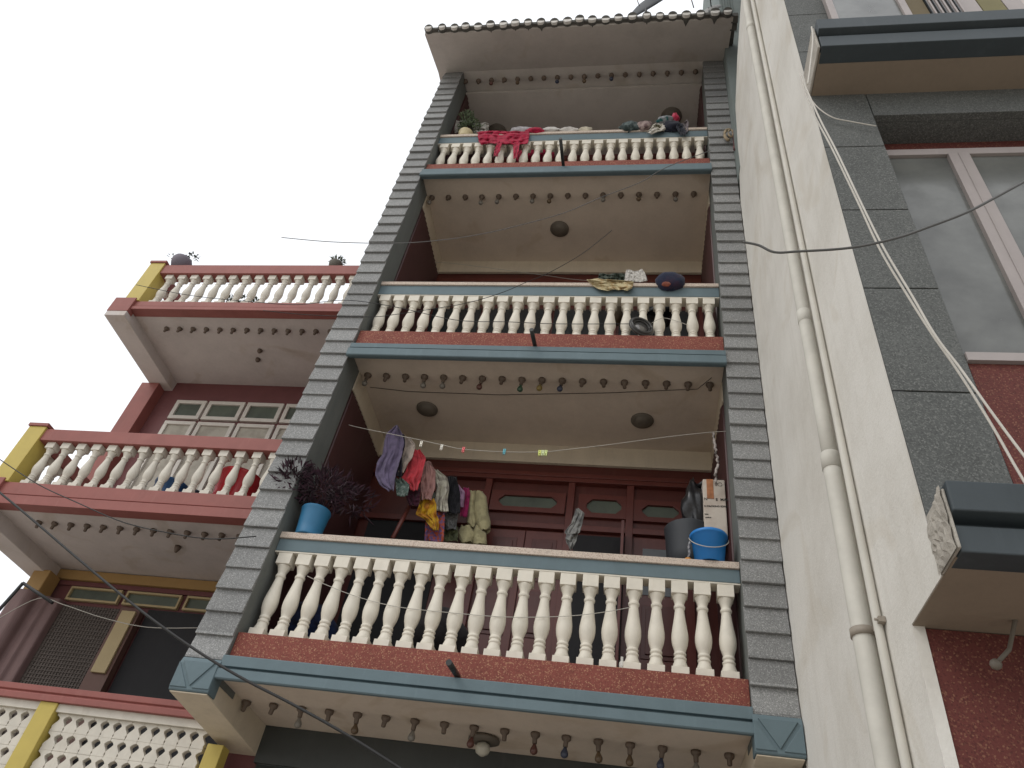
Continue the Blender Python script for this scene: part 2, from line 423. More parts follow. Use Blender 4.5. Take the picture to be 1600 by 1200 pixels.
def holders(pts, bulbs, parent, scale=1.0):
    global used_h
    for i, p in enumerate(pts):
        h = hp if not used_h else hp.copy()
        if used_h: COL.objects.link(h)
        used_h = True
        h.parent = parent; h.location = Vector(p) - ORG[parent]; h.scale = (scale,)*3
        h.rotation_euler = (random.uniform(-.12,.12), random.uniform(-.12,.12), random.uniform(0, 6))
        if i in bulbs:
            bo = bpy.data.objects.new('bulb', bulb_me[bulbs[i]]); COL.objects.link(bo); bo.parent = h
def lin(n, a, b): return [a + (b-a)*i/(n-1) for i in range(n)]
holders([(x, .46, 3.342) for x in lin(17, .04, 3.50)], {4:5, 6:4, 8:0, 10:0, 11:1, 12:5, 13:5, 14:1, 15:4, 2:4}, house, .92)
holders([(x, .36, 6.617) for x in lin(18, .09, 3.49)], {0:4, 3:4, 4:4, 6:0, 8:2, 9:3, 10:1}, house)
holders([(x, .35, 9.847) for x in lin(16, .07, 3.42)], {0:4, 3:4, 4:4, 6:4, 7:5, 10:4, 14:4, 12:5}, house)
holders([(x, .14, 12.745) for x in lin(18, .02, 3.50)], {2:0, 4:5, 7:1, 9:5, 11:1}, house, 1.05)
def disc(x, y, z, r, parent, mat=m_disc):
    MB().lathe([(0, r), (-.012, r), (-.022, r*.93), (-.022, r*.72), (-.040, r*.66), (-.052, r*.3), (-.054, .004)][::-1], (x, y, z), 28).build('ceiling_light', mat, parent)
disc(.62, .86, 6.618, .115, house); disc(2.87, .92, 6.618, .115, house); disc(1.72, .86, 9.848, .125, house)
disc(.42, 1.0, 12.72, .16, house); disc(3.18, .82, 12.72, .16, house)
lc = at(757, 1152, 2, 3.343)
MB().lathe([(0, .10), (-.015, .115), (-.03, .115), (-.035, .05)][::-1], lc, 24).build('ceiling_light', m_disc, house)
lo = MB().lathe([(-.035,.02),(-.05,.045),(-.08,.056),(-.11,.045),(-.128,.015)][::-1], lc, 20).build('glass_globe', paint('milk_glass', (.5,.48,.40), .3, .1, bs=0), house)
# thin wire strung along the first-floor ceiling
MB().tube([at(578, 605, 2, 6.612), at(640, 612, 2, 6.608), at(780, 617, 2, 6.606), at(950, 614, 2, 6.606), at(1090, 608, 2, 6.608), at(1112, 590, 2, 6.612)], .003, 5).build('ceiling_wire', m_wire, house)

# --- joinery of the first floor back wall (y = 1.5)
YW = 1.44
def wx(px, py, y=YW): return at(px, py, 1, y)
wall1 = MB().box(X0, X1, YW, 1.618, 3.56, 6.39).build('panelled_wall', m_wood, house)
co = MB(); zc = wx(860, 757).z + .06; c1_, c2_ = wx(860, 738, YW-.07).z, wx(860, 751, YW-.07).z
co.prism([(YW, c1_), (YW-.07, c1_), (YW-.07, c1_-(c1_-c2_)*.45), (YW-.055, c1_-(c1_-c2_)*.5), (YW-.07, c1_-(c1_-c2_)*.55), (YW-.07, c2_), (YW, c2_)], 0, X0, X1)
co.build('cornice', m_wood2, wall1, bevel=.003)
def oct_frame(xa, xb, za, zb, y, dy, name='transom', chamf=.055, bord=.055, mat=m_wood2):
    fr = MB()
    ia, ib, ja, jb = xa + bord*1.6, xb - bord*1.6, za + bord, zb - bord
    chz = min(chamf, (jb-ja)*.38)
    o = [(xa,za),(xb,za),(xb,zb),(xa,zb)]
    i = [(ia+chamf,ja),(ib-chamf,ja),(ib,ja+chz),(ib,jb-chz),(ib-chamf,jb),(ia+chamf,jb),(ia,jb-chz),(ia,ja+chz)]
    vs = [(x, y-dy, z) for x, z in o] + [(x, y-dy, z) for x, z in i] + [(x, y-.004, z) for x, z in o] + [(x, y-.004, z) for x, z in i]
    fs = [(0,1,5,4),(1,6,5),(1,2,7,6),(2,8,7),(2,3,9,8),(3,10,9),(3,0,11,10),(0,4,11)]
    fs += [(4+k, 4+(k+1)%8, 16+(k+1)%8, 16+k) for k in range(8)] + [(k, (k+1)%4, 12+(k+1)%4, 12+k) for k in range(4)]
    fr.add(vs, fs); t = fr.build(name, mat, wall1, bevel=.002)
    MB().box(ia-.01, ib+.01, y-.012, y-.006, ja-.01, jb+.01).build('pane', m_glass_w, t)
    return t
def wr(p0, p1, y=YW): a, b_ = wx(*p0, y), wx(*p1, y); return a.x, b_.x, b_.z, a.z
# four transoms and the doors under them
for k, (q0, q1) in enumerate((((770, 768), (882, 806)), ((905, 775), (984, 815)), ((990, 784), (1075, 822)))):
    x0, x1, z0, z1 = wr(q0, q1); oct_frame(x0, x1, z0, z1, YW, .04)
x0, x1, z0, z1 = wr((650, 762), (752, 800)); oct_frame(x0, x1, z0, z1, YW, .04)
fr = MB()
for px in (762, 893, 985, 1088):
    a = wx(px, 775).x; fr.box(a-.035, a+.035, YW-.055, YW-.002, 3.56, zc-.06)
fr.box(X0, X1, YW-.05, YW-.003, wx(860, 826).z-.03, wx(860, 826).z+.03)
fr.build('door_frame', m_wood2, wall1, bevel=.003)
zt = wx(860, 834).z
def leaf(xa, xb, panes, glassp=None):
    d = MB().box(xa, xb, YW-.030, YW-.004, 3.58, zt)
    dl = d.build('door_leaf', m_wood2, wall1, bevel=.003)
    for (u0, u1, v0, v1, gl) in panes:
        A, B_ = xa+(xb-xa)*u0, xa+(xb-xa)*u1; zz1 = zt - v0; zz0 = zt - v1
        if gl: MB().box(A, B_, YW-.036, YW-.031, zz0, zz1).build('pane', m_glass_d, dl)
        else:
            q = MB(); q.box(A, B_, YW-.038, YW-.031, zz0, zz1); q.box(A+.04, B_-.04, YW-.050, YW-.037, zz0+.04, zz1-.04)
            q.build('panel', m_wood, dl, bevel=.006)
xA = wx(762, 800).x + .04; xB = wx(893, 800).x - .04; xm = (xA+xB)/2
leaf(xA, xm-.004, [(.18, .82, .09, .55, 0), (.18, .82, .65, 1.1, 0)]); leaf(xm+.004, xB, [(.18, .82, .09, .55, 0), (.18, .82, .65, 1.1, 0)])
xC = wx(985, 800).x
leaf(xC+.045, wx(1088, 800).x-.04, [(.15, .85, .12, .6, 1), (.15, .85, .7, 1.2, 0)])
MB().box(xB+.09, xC-.04, YW-.012, YW-.004, 3.58, zt).build('doorway', m_dark, wall1)  # thin dark sheet on the wall; its colour paints the room's shade
MB().box(xC-.075, xC-.05, YW-.32, YW-.06, 3.58, zt).build('open_door_leaf', m_wood2, wall1)
# left opening: a flat panel, the unlit room painted as near-black
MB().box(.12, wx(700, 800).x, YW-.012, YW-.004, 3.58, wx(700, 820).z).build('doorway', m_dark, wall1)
# second floor back wall: red boarded frame; third floor plain
for li, za, zb in ((1, 6.8, 9.605), (2, 10.0, 12.72)):
    wl = MB().box(X0, X1, YW, 1.618, za, zb).build('panelled_wall', m_wood if li == 1 else m_lred_d, house)
    q = MB()
    for k in range(5): q.box(X0, X1, YW-.02-.012*(k%2), YW-.002, zb-.62+k*.11, zb-.54+k*.11)
    for x in (.0, .78, 1.62, 2.45, 3.53): q.box(x, x+.07, YW-.05, YW-.003, za, zb-.66)
    q.build('boarding', m_wood2, wl, bevel=.003)
    q = MB()
    for a, c in ((.10,.75),(.88,1.58),(1.72,2.40),(2.55,3.5)): q.box(a, c, YW-.012, YW-.004, za, zb-.72)
    q.build('window_pane', m_glass_d, wl)
# ground floor shutter
sh = MB()
z = 1.0
while z < 3.10:
    sh.prism([(.985, z), (1.0, z+.035), (.985, z+.07), (1.015, z+.07), (1.015, z)], 0, .02, 3.58); z += .07
sh.box(.0, 3.6, .975, 1.018, 3.07, 3.343)
sh.build('roller_shutter', paint('dark_shutter', (.045,.05,.048), .5, .4), house)
# grey-green stair tower behind the right shoulder of the house
tw = MB().box(3.884, 7.6, -.22, 5, 9.5, 18.5)
for k in range(5): tw.box(3.90+k*.04, 3.912+k*.04, -.232, -.219, 13.2, 18.5)
tw.build('stair_tower', m_cypress, house)

# ================================================================== LEFT HOUSE
YL = .70
left = empty('red_trimmed_house', (-1.8, 1.5, 0), 'neighbouring house with red and yellow painted balconies left of the tiled pillar', 'house')
XL, XR = -3.62, -.30
LYW = 2.04
TOP = dict(sb=7.93, st=8.09, bt=8.66, rt=8.83); MID = dict(sb=5.02, st=5.28, bt=5.83, rt=5.98)
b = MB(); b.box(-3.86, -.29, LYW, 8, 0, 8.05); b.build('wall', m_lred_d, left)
lbp = None
for K, D in ((0, TOP), (1, MID)):
    sb, st, bt, rt = D['sb'], D['st'], D['bt'], D['rt']
    sl_ = MB().box(XL+.12, XR, YL+.10, LYW-.001, sb+.012, st).build('balcony_slab', m_lsof, left)
    f = MB(); g_ = (sb+st)/2 - .02
    f.prism([(YL+.10, st), (YL-.02, st), (YL-.02, g_+.012), (YL-.005, g_+.004), (YL-.035, g_-.008), (YL-.035, sb), (YL+.10, sb)], 0, XL-.02, XR)
    f.build('fascia', m_lred, sl_, bevel=.003)
    # left edge beam with red corner
    e = MB().box(XL-.16, XL+.12, YL-.05, LYW, sb-.14, sb+.10).build('edge_beam', m_lsof, sl_, bevel=.005)
    MB().box(XL-.165, XL+.125, YL-.056, YL+.05, sb-.06, st+.03).build('corner_block', m_lred, sl_, bevel=.005)
    MB().box(XL-.16, XL+.10, YL+.06, LYW, sb+.101, st).build('side_fascia', m_lred, sl_)
    MB().box(XL-.02, XR, YL-.02, YL+.14, bt, rt).build('rail_beam', m_lred, sl_, bevel=.004)
    MB().box(XL-.01, XL+.14, YL+.14, LYW+.0, bt, rt).build('side_rail', m_lred, sl_, bevel=.004)
    # corner post: yellow face
    MB().box(XL-.05, XL+.16, YL-.04, YL+.16, st-.0, rt+.015).build('post', m_lyel, sl_, bevel=.004)
    MB().box(XL-.065, XL+.175, YL-.055, YL+.175, rt+.016, rt+.055).build('post_cap', m_lred, sl_, bevel=.004)
    H = bt - st
    pr = baluster_mesh('baluster', H, .050, m_lbal)
    row_balusters(pr, 17, XL+.30, XR-.10, YL+.06, st, sl_, True)
    for i in range(6):
        o = pr.copy(); COL.objects.link(o); o.parent = sl_; o.location = Vector((XL+.07, YL+.30+i*.19, st)) - ORG[sl_]
    holders([(x, YL+.30, sb+.010) for x in lin(14, -3.15, -.75)], {}, left, .9)
for p in ((406, 548), (403, 562)):
    q = at(*p, 2, 7.93); MB().lathe([(-.05,.012),(-.03,.03),(0,.034)], (q.x, q.y, 7.94), 10).build('ceiling_hook', m_socket, left)
q = at(278, 855, 2, 5.02); MB().lathe([(-.07,.012),(-.03,.03),(0,.034)], (q.x, q.y, 5.03), 10).build('ceiling_hook', m_socket, left)
MB().box(XL-.26, XL+.00, LYW-.16, 2.6, 5.2, 7.79).build('corner_pilaster', m_lred, left, bevel=.005)
# white-framed windows of the upper storey
LW = LYW - .02
def lx(px, py, y=LYW): return at(px, py, 1, y)
wz = [(lx(330, 631).z, lx(330, 660).z), (lx(330, 664).z, lx(330, 664).z-1.15)]
xs_ = [lx(271, 645).x, lx(323, 645).x, lx(383, 648).x, lx(444, 650).x, lx(444, 650).x + .42]
m_curt = fabric('beige_curtain', (.42,.39,.33), (.34,.31,.26), 6)
win = MB().box(xs_[0]-.08, xs_[-1]+.3, LYW-.02, LYW+.01, wz[1][1]-.1, wz[0][0]+.10).build('window', m_lred_d, left)
for i in range(4):
    for (zt_, zb_) in wz:
        a, c = xs_[i], xs_[i+1] - .035; fr = MB()
        w_ = .055
        fr.box(a, c, LYW-.06, LYW-.021, zt_-w_, zt_); fr.box(a, c, LYW-.06, LYW-.021, zb_, zb_+w_)
        fr.box(a, a+w_, LYW-.06, LYW-.021, zb_+w_, zt_-w_); fr.box(c-w_, c, LYW-.06, LYW-.021, zb_+w_, zt_-w_)
        fo = fr.build('window_frame', m_lwin, win, bevel=.004)
        MB().box(a+w_, c-w_, LYW-.035, LYW-.03, zb_+w_, zt_-w_).build('pane', m_glass_w if zt_ == wz[0][0] else m_curt, win)
# low storey: ochre band, transoms, mesh window, tan board, doorway
zo = lx(250, 900).z
MB().box(-3.6, -.30, LYW-.06, LYW-.002, lx(250, 920).z, 5.02).build('ochre_band', m_ochre, left)
MB().box(-3.6, -.30, LYW-.03, LYW-.002, lx(250, 928).z, lx(250, 921).z).build('lintel', m_lred_d, left)
tzt, tzb = lx(200, 926).z, lx(200, 948).z
for (a, c) in ((107, 188), (199, 285), (296, 380)):
    xa_, xc_ = lx(a, 935).x, lx(c, 940).x; fr = MB(); w_ = .022
    fr.box(xa_, xc_, LYW-.05, LYW-.01, tzt-w_, tzt); fr.box(xa_, xc_, LYW-.05, LYW-.01, tzb, tzb+w_)
    fr.box(xa_, xa_+w_, LYW-.05, LYW-.01, tzb+w_, tzt-w_); fr.box(xc_-w_, xc_, LYW-.05, LYW-.01, tzb+w_, tzt-w_)
    t = fr.build('transom_window', m_tan, left); MB().box(xa_+w_, xc_-w_, LYW-.02, LYW-.012, tzb+w_, tzt-w_).build('pane', m_glass_w, t)
zb_ = 2.2
xa_ = lx(120, 1000).x
MB().box(lx(60, 1020).x, lx(175, 1000).x-.05, LYW-.03, LYW-.012, zb_, tzb-.05).build('mesh_window', m_mesh, left)
q = MB(); xq = lx(60, 1020).x; xe = lx(175, 1000).x-.05
while xq < xe: q.box(xq, xq+.008, LYW-.042, LYW-.031, zb_, tzb-.05); xq += .035
z = zb_
while z < tzb-.08: q.box(lx(60, 1020).x, xe, LYW-.041, LYW-.032, z, z+.008); z += .04
q.build('window_grille', paint('grille_brown', (.09,.07,.06), .7), left)
xt = lx(187, 1000).x
tb = MB().box(xt-.08, xt+.16, LYW-.12, LYW-.04, zb_, lx(200, 957).z).build('door_leaf', paint('brown_door', (.12,.06,.045), .6), left)
MB().box(xt-.03, xt+.13, LYW-.150, LYW-.122, lx(165, 1060).z, lx(205, 964).z).build('tan_panel', m_tan, tb, bevel=.004)
MB().box(xt+.17, -.30, LYW-.02, LYW-.008, 2.2, tzb-.02).build('doorway', m_dark, left)  # flat sheet coloured dark to stand for the unlit room
q = MB(); q.prism([(-3.72, LYW-.01), (-3.72, 1.80), (-3.66, 1.76), (-3.52, 1.76), (-3.47, 1.80), (-3.45, 1.88), (-3.36, 1.88), (-3.33, 1.92), (-3.24, 1.92), (-3.22, LYW-.01)], 2, 2.0, 4.66)
q.build('pilaster', paint('mauve_pilaster', (.17,.105,.10), .7, .5), left, bevel=.02)
MB().box(-3.62, -3.42, 1.78, 1.98, 4.66, 4.90).build('column_capital', m_ochre, left, bevel=.01)
# low balcony: red rail over a cream lattice with yellow posts
MB().box(-3.8, XR, YL+.12, LYW, 2.25, 2.4).build('balcony_slab', m_lsof, left)
rl = MB(); rl.prism([(YL+.14, 3.36), (YL-.03, 3.36), (YL-.03, 3.315), (YL-.015, 3.305), (YL-.04, 3.29), (YL-.04, 3.245), (YL+.14, 3.245)], 0, -3.8, XR)
rl.build('handrail', m_lred, left, bevel=.003)
MB().box(-3.8, XR, YL, YL+.10, 3.185, 3.244).build('lattice_rail', m_lbal, left)
def lattice(xa, xb, name='lattice_panel'):
    q = MB(); n = int((xb-xa)/.104)
    for i in range(n):
        x = xa + (i+.5)*(xb-xa)/n
        for zb0, hh in ((3.05, .135), (2.915, .135), (2.78, .135), (2.645, .135), (2.51, .135)):
            k = (xb-xa)/n/2*1.0
            pf = [(0, k*.98), (.06, k*.99), (.16, k*.90), (.24, k*.99), (.30, k*.99), (.42, k*.80), (.55, k*.50), (.68, k*.30), (.80, k*.55), (.88, k*.99), (1, k*.99)]
            vs = [(x + r*1.0, zb0 + z*hh) for z, r in pf] + [(x - r, zb0 + z*hh) for z, r in reversed(pf)]
            q.prism(vs, 1, YL+.03 + random.uniform(-.002,.002), YL+.075)
    q.build(name, m_lbal, left, bevel=.003)
yp = [(-1.77, -1.645)]
lattice(-1.62, -.31); lattice(-3.4, -1.79)
MB().box(-.27, -.14, YL-.0, YL+.12, 2.2, 3.09).build('post', m_lyel, left, bevel=.004)
for a, c in yp: MB().box(a-.015, c+.015, YL-.02, YL+.12, 2.2, 3.244).build('post', m_lyel, left, bevel=.004)
MB().box(-3.8, XR, YL+.02, YL+.10, 2.4, 2.51).build('lattice_rail', m_lbal, left)

# ================================================================== RIGHT HOUSE
XW = 3.89
YF = at(1335, 400, 0, XW).y; YFL = at(1425, 977, 0, XW).y
rgt = empty('granite_house', (5.5, 0, 0), 'grey granite clad house with a bare white side wall at the right edge', 'house')
zlo = at(1425, 977, 1, YFL).z
sw = MB()
EDG = [at(px, py, 0, XW) for px, py in ((1158, 0), (1152, 90), (1149, 167), (1153, 230), (1156, 290))]
sw.prism([(YF+.006, zlo+.004), (YF+.006, 18), (EDG[0].y-.3, 18)] + [(e.y, e.z) for e in EDG] + [(.01, EDG[-1].z-.3), (.01, 0), (YFL+.002, 0), (YFL+.002, zlo+.004)], 0, XW, XW+.045)
sw.build('side_wall', m_white, rgt)
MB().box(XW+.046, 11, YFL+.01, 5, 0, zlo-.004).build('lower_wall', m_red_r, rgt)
# granite cladding in slabs
zs = [zlo]; 
gz = [at(1392, 610, 1, YF).z, at(1352, 450, 1, YF).z, at(1318, 328, 1, YF).z, at(1290, 230, 1, YF).z]
pitch = (gz[-1]-gz[0])/3
rows = [zlo+.01, gz[0]] + gz[1:]
while rows[-1] < 12: rows.append(rows[-1] + pitch)
wxl = at(1365, 180, 1, YF).x; wzt = at(1365, 180, 1, YF).z; wzb = at(1530, 588, 1, YF).z
MB().box(XW+.046, XW+.12, YFL+.05, 2, 0, 10.2).build('side_wall_backing', m_white, rgt)
cl = MB()
for i in range(len(rows)-1):
    z0, z1 = rows[i]+.004, rows[i+1]-.004
    xcol = [XW+.001, wxl]
    if z0 > wzt - .1 : xcol = [XW+.001, wxl, wxl+.6, wxl+1.25, wxl+1.9, wxl+2.5]
    for j in range(len(xcol)-1):
        zz0 = max(z0, wzt) if (j > 0) else z0
        if zz0 < z1: cl.box(xcol[j]+.002, xcol[j+1]-.003, YF, YF+.05, zz0, z1)
cl.box(wxl+.003, wxl+2.5, YF+.001, YF+.05, wzt, [r for r in rows if r > wzt][0]-.004)
cl.build('granite_cladding', m_granite, rgt, bevel=.002)
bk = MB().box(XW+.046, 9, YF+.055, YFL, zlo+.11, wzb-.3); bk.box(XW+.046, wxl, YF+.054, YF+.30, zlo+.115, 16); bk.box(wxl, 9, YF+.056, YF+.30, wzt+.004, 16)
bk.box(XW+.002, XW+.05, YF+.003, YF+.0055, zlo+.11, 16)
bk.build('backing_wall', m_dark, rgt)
# window recess
WR = YF + .20
ztop = at(1390, 245, 1, WR).z
MB().box(wxl, 9, YF+.051, WR+.3, wzt, wzt+.003).build('window_soffit', m_granite, rgt)
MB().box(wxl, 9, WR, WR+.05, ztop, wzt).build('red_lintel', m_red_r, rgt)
def frame_win(x0, x1, z0, z1, y, w_, parent, name='window', gm=m_glass_r, fm=m_frame_r, mull=()):
    q = MB(); q.box(x0, x1, y, y+.05, z1-w_, z1); q.box(x0, x1, y, y+.05, z0, z0+w_); q.box(x0, x0+w_, y, y+.05, z0+w_, z1-w_); q.box(x1-w_, x1, y, y+.05, z0+w_, z1-w_)
    for mx in mull: q.box(mx-w_*.9, mx+w_*.9, y-.008, y+.045, z0+w_, z1-w_); q.box(mx-.004, mx+.004, y-.012, y-.009, z0+w_, z1-w_)
    o = q.build(name, fm, parent, bevel=.004)
    xs = [x0+w_] + [v for mx in mull for v in (mx-w_*.9, mx+w_*.9)] + [x1-w_]
    for i in range(0, len(xs), 2):
        MB().box(xs[i], xs[i+1], y+.022, y+.028, z0+w_, z1-w_).build('pane', gm, o)
        # pale curtain hanging inside the lower part
    return o
mx = at(1560, 380, 1, WR-.02).x
wzs = at(1520, 590, 1, WR-.05).z
w1 = frame_win(wxl+.002, wxl+2.3, wzs, ztop-.002, WR-.05, .065, rgt, mull=(mx, mx+.8, mx+1.6))
MB().box(wxl, wxl+2.4, YF-.01, WR+.05, wzs-.05, wzs-.002).build('window_sill', m_frame_r, rgt)
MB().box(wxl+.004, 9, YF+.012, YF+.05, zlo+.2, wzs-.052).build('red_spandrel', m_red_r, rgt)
# canopy over the window and balcony slab below it
def canopy(pb, pf, pt, xs, parent, name):
    zb = at(*pb, 1, YF).z; yf = at(*pf, 2, zb).y
    zt2 = at(*pt, 1, yf).z
    h = zt2 - zb
    so_ = MB().box(XW+xs, 9, yf+.03, YF+.30, zb, zb+h*.6).build(name, m_soffit_r, parent)
    q = MB(); q.prism([(yf+.10, zb-.001), (yf-.015, zb-.001), (yf-.02, zb+h*.42), (yf+.03, zb+h*.46), (yf+.03, zb+h*.54), (yf-.05, zb+h*.58), (yf-.055, zt2), (YF-.002, zt2), (YF-.002, zb+h*.62), (yf+.10, zb+h*.62)][::-1], 0, XW+xs+.004, 9)
    q.build('fascia', m_slate, so_, bevel=.004)
    return zb, yf, zt2, so_
cz, cy, czt, can = canopy((1265, 150), (1272, 76), (1268, 44), at(1268, 150, 1, YF).x - XW, rgt, 'canopy')
ce = at(1268, 150, 1, YF).x
q = MB().box(ce-.018, ce-.001, cy-.01, YF-.001, cz+.0, czt-.02); q.build('end_render', m_cement, can, bevel=.01)
z2 = zlo
yf2 = at(1500, 864, 2, z2).y; zt2 = at(1490, 764, 1, yf2).z; h2 = zt2 - z2
lo_ = MB().box(XW+.004, 9, yf2+.03, YFL+.2, z2, z2+.10).build('balcony_slab', m_soffit_r, rgt)
q = MB(); q.prism([(yf2+.10, z2-.001), (yf2-.01, z2-.001), (yf2-.015, z2+h2*.38), (yf2+.03, z2+h2*.43), (yf2+.03, z2+h2*.50), (yf2-.045, z2+h2*.54), (yf2-.05, zt2), (YF-.002, zt2), (YF-.002, z2+.11), (yf2+.10, z2+.11)][::-1], 0, XW+.009, 9)
q.build('fascia', m_slate, lo_, bevel=.005)
# rough broken render at its end
import bmesh
q = MB(); ny, nz = 12, 10
for i in range(ny+1):
    for j in range(nz+1):
        u, v_ = i/ny, j/nz
        edge = min(u, 1-u, v_, 1-v_)*6
        q.v.append(Vector((XW-.010 + .115*0 - random.uniform(0, .012)*min(1, edge), yf2-.03 + (YF-yf2+.03)*u + random.uniform(-.008, .008), z2+.001 + (h2*.98-.001)*v_*(1-.25*u) + (random.uniform(-.01,.01) if 0 < j else 0))))
for i in range(ny):
    for j in range(nz): q.f.append([i*(nz+1)+j, (i+1)*(nz+1)+j, (i+1)*(nz+1)+j+1, i*(nz+1)+j+1]); q.sm.append(False); q.mi.append(0)
q.build('broken_render', m_cement, lo_)
q = MB()
q.box(XW-.004, XW+.008, yf2-.03, YF-.003, z2+.002, zt2-.02); o = q.build('end_render', m_cement, lo_, bevel=.006)
# storey above the canopy: windows and balcony joinery
zz = czt
def ux(px): return at(px, 20, 1, YF-.01).x
MB().box(ux(1300), 9, YF-.004, YF+.0, zz, 11).build('upper_panelling', m_lsof, rgt)
u1 = frame_win(ux(1292), ux(1418), zz+.03, zz+1.9, YF-.05, .05, rgt, gm=m_glass_r, mull=())
cols = [(1420, 1448, paint('olive_curtain', (.13,.10,.05), .8)), (1450, 1500, m_glass_d), (1502, 1532, m_frame_r), (1534, 1572, paint('olive_panel', (.18,.16,.07), .8)), (1574, 1604, m_frame_r)]
for a, c, mm_ in cols: MB().box(ux(a), ux(c), YF-.035, YF-.006, zz+.01, zz+2).build('balcony_panel', mm_, rgt)
q = MB()
for px in (1452, 1463, 1474, 1486, 1497): q.box(ux(px), ux(px)+.012, YF-.06, YF-.045, zz, zz+2)
q.box(ux(1418), ux(1500), YF-.065, YF-.04, zz+.06, zz+.085)
q.build('window_bars', m_frame_r, rgt)
# red wall bracket lamp wire under lower slab
q = MB(); P = [at(1597, 930, 1, YFL-.10), at(1585, 975, 1, YFL-.10), at(1577, 1015, 1, YFL-.10), at(1556, 1038, 1, YFL-.12)]
MB().tube(P, .008, 8).build('lamp_arm', m_disc, rgt)
MB().lathe([(-.02,.004),(-.012,.016),(0,.02),(.012,.016),(.02,.004)], P[-1], 12).build('bulb', m_disc, rgt)

# ================================================================== drain pipes on the white wall
def vpipe(px, py, y_guess, x_off, r, z0, z1, label, collars, name='drain_pipe'):
    c = at(px, py, 0, x_off)
    o = MB().tube([(x_off, c.y, z0 + (z1-z0)*k/40) for k in range(41)], r, 20).build(name, m_pvc); tag(o, label, 'pipe')
    for (cpx, cpy, rr, hh) in collars:
        zc_ = at(cpx, cpy, 0, x_off).z
        MB().lathe([(-hh/2, r), (-hh/2, rr), (hh/2, rr), (hh/2+.01, r)], (x_off, c.y, zc_), 20).build('collar', m_pvc, o)
    return o, c.y
bigp, yb1 = vpipe(1386, 1195, 0, XW-.059, .045, 0, at(1298, 725, 0, XW-.059).z, 'wide lower drainpipe strapped to the white side wall', [(1298, 725, .0485, .09)])
zj = at(1298, 725, 0, XW-.059).z - .02
pu = MB().tube([(XW-.057, yb1, zj + (18-zj)*k/40) for k in range(41)], .040, 20).build('upper_pipe', m_pvc, bigp)
for cp_ in ((1250, 527), (1170, 67)):
    zc_ = at(cp_[0], cp_[1], 0, XW-.057).z
    MB().lathe([(-.05, .0405), (-.049, .0425), (.049, .0425), (.05, .0405)], (XW-.057, yb1, zc_), 20).build('collar', m_pvc, bigp)
smallp, yb2 = vpipe(1416, 1195, 0, XW-.023, .019, 0, 18, 'narrow conduit pipe running beside the wide drainpipe', [], 'conduit_pipe')
zb_ = at(1352, 982, 0, XW-.06).z
q = MB().lathe([(-.018,.046),(-.018,.052),(.018,.052),(.018,.046)], (XW-.059, yb1, zb_), 24)
q.box(XW-.030, XW-.002, yb1-.15, yb1-.047, zb_-.012, zb_+.012)
q.tube([(XW-.008, yb1-.140, zb_), (XW-.044, yb1-.140, zb_)], .006, 8)
q.build('bracket', paint('rusty_bracket', (.30,.26,.21), .6, .5), bigp)

# ================================================================== things on the balconies
def cable(name, pts, r, mat, label, cat='cable', wob=0):
    P = [at(x, y, ax, v) for x, y, ax, v in pts]; Q = []
    for i in range(len(P)-1):   # Catmull-Rom smoothing
        p0 = P[max(i-1, 0)]; p1 = P[i]; p2 = P[i+1]; p3 = P[min(i+2, len(P)-1)]
        for k in range(6):
            t = k/6
            q = .5*((2*p1) + (p2-p0)*t + (2*p0-5*p1+4*p2-p3)*t*t + (3*p1-p0-3*p2+p3)*t**3)
            if wob: q = q + Vector((random.uniform(-wob,wob),)*3)
            Q.append(q)
    Q.append(P[-1])
    return tag(MB().tube(Q, r, 6).build(name, mat), label, cat)
def Y(l, y): return [(a, b_, 1, y) for a, b_ in l]
cable('power_cable', Y([(-60, 725), (0, 770), (60, 820), (130, 880), (215, 950), (290, 1005), (370, 1055), (460, 1102), (545, 1150), (640, 1210)], -.9), .0085, m_wire, 'thick black cable slanting across the blue corner of the lowest balcony')
cable('power_cable', Y([(-40, 690), (0, 718), (60, 757), (120, 785), (190, 815), (260, 832), (330, 842), (400, 838)], -.30), .0045, m_wire, 'thin dark cable sagging across the middle red balcony')
cable('power_cable', Y([(440, 371), (520, 378), (620, 380), (690, 375), (745, 367), (800, 355), (880, 333), (940, 308), (1000, 285), (1040, 262), (1110, 235)], -.35), .0045, paint('grey_cable', (.12,.12,.12), .6), 'grey cable crossing the second storey ceiling and reaching into the sky')
cable('power_cable', Y([(213, 445), (300, 462), (400, 472), (465, 476), (540, 469), (620, 480), (712, 500), (796, 503), (870, 506), (985, 506)], -.12), .0035, m_wire, 'thin wire running in front of the second floor balusters to the round pan')
cable('power_cable', Y([(411, 485), (482, 492), (576, 495), (620, 491), (680, 482), (722, 475), (764, 464), (795, 453), (820, 442), (850, 430), (884, 412), (916, 392), (956, 360)], -.16), .0035, m_wire, 'thin black wire rising from the second floor balusters over the rail')
cable('power_cable', Y([(1160, 378), (1185, 383), (1210, 394), (1245, 393), (1330, 387), (1400, 372), (1450, 355), (1510, 332), (1560, 306), (1640, 262)], YF-.35), .006, paint('grey_cable_b', (.10,.10,.095), .6), 'dark cable swung across the white wall and the large window')
cable('white_cable', Y([(1252, 118), (1258, 145), (1275, 185), (1300, 232), (1340, 315), (1375, 390), (1420, 465), (1455, 520), (1500, 585), (1550, 665), (1590, 735), (1630, 800)], YF-.25), .0048, m_wire_w, 'white cable hanging diagonally over the granite, the lower of the pair')
cable('white_cable', Y([(1250, 116), (1264, 148), (1283, 190), (1308, 238), (1346, 318), (1380, 386), (1425, 462), (1462, 525), (1500, 575), (1550, 645), (1600, 712), (1640, 760)], YF-.28), .0048, m_wire_w, 'white cable hanging diagonally over the granite, the upper of the pair')
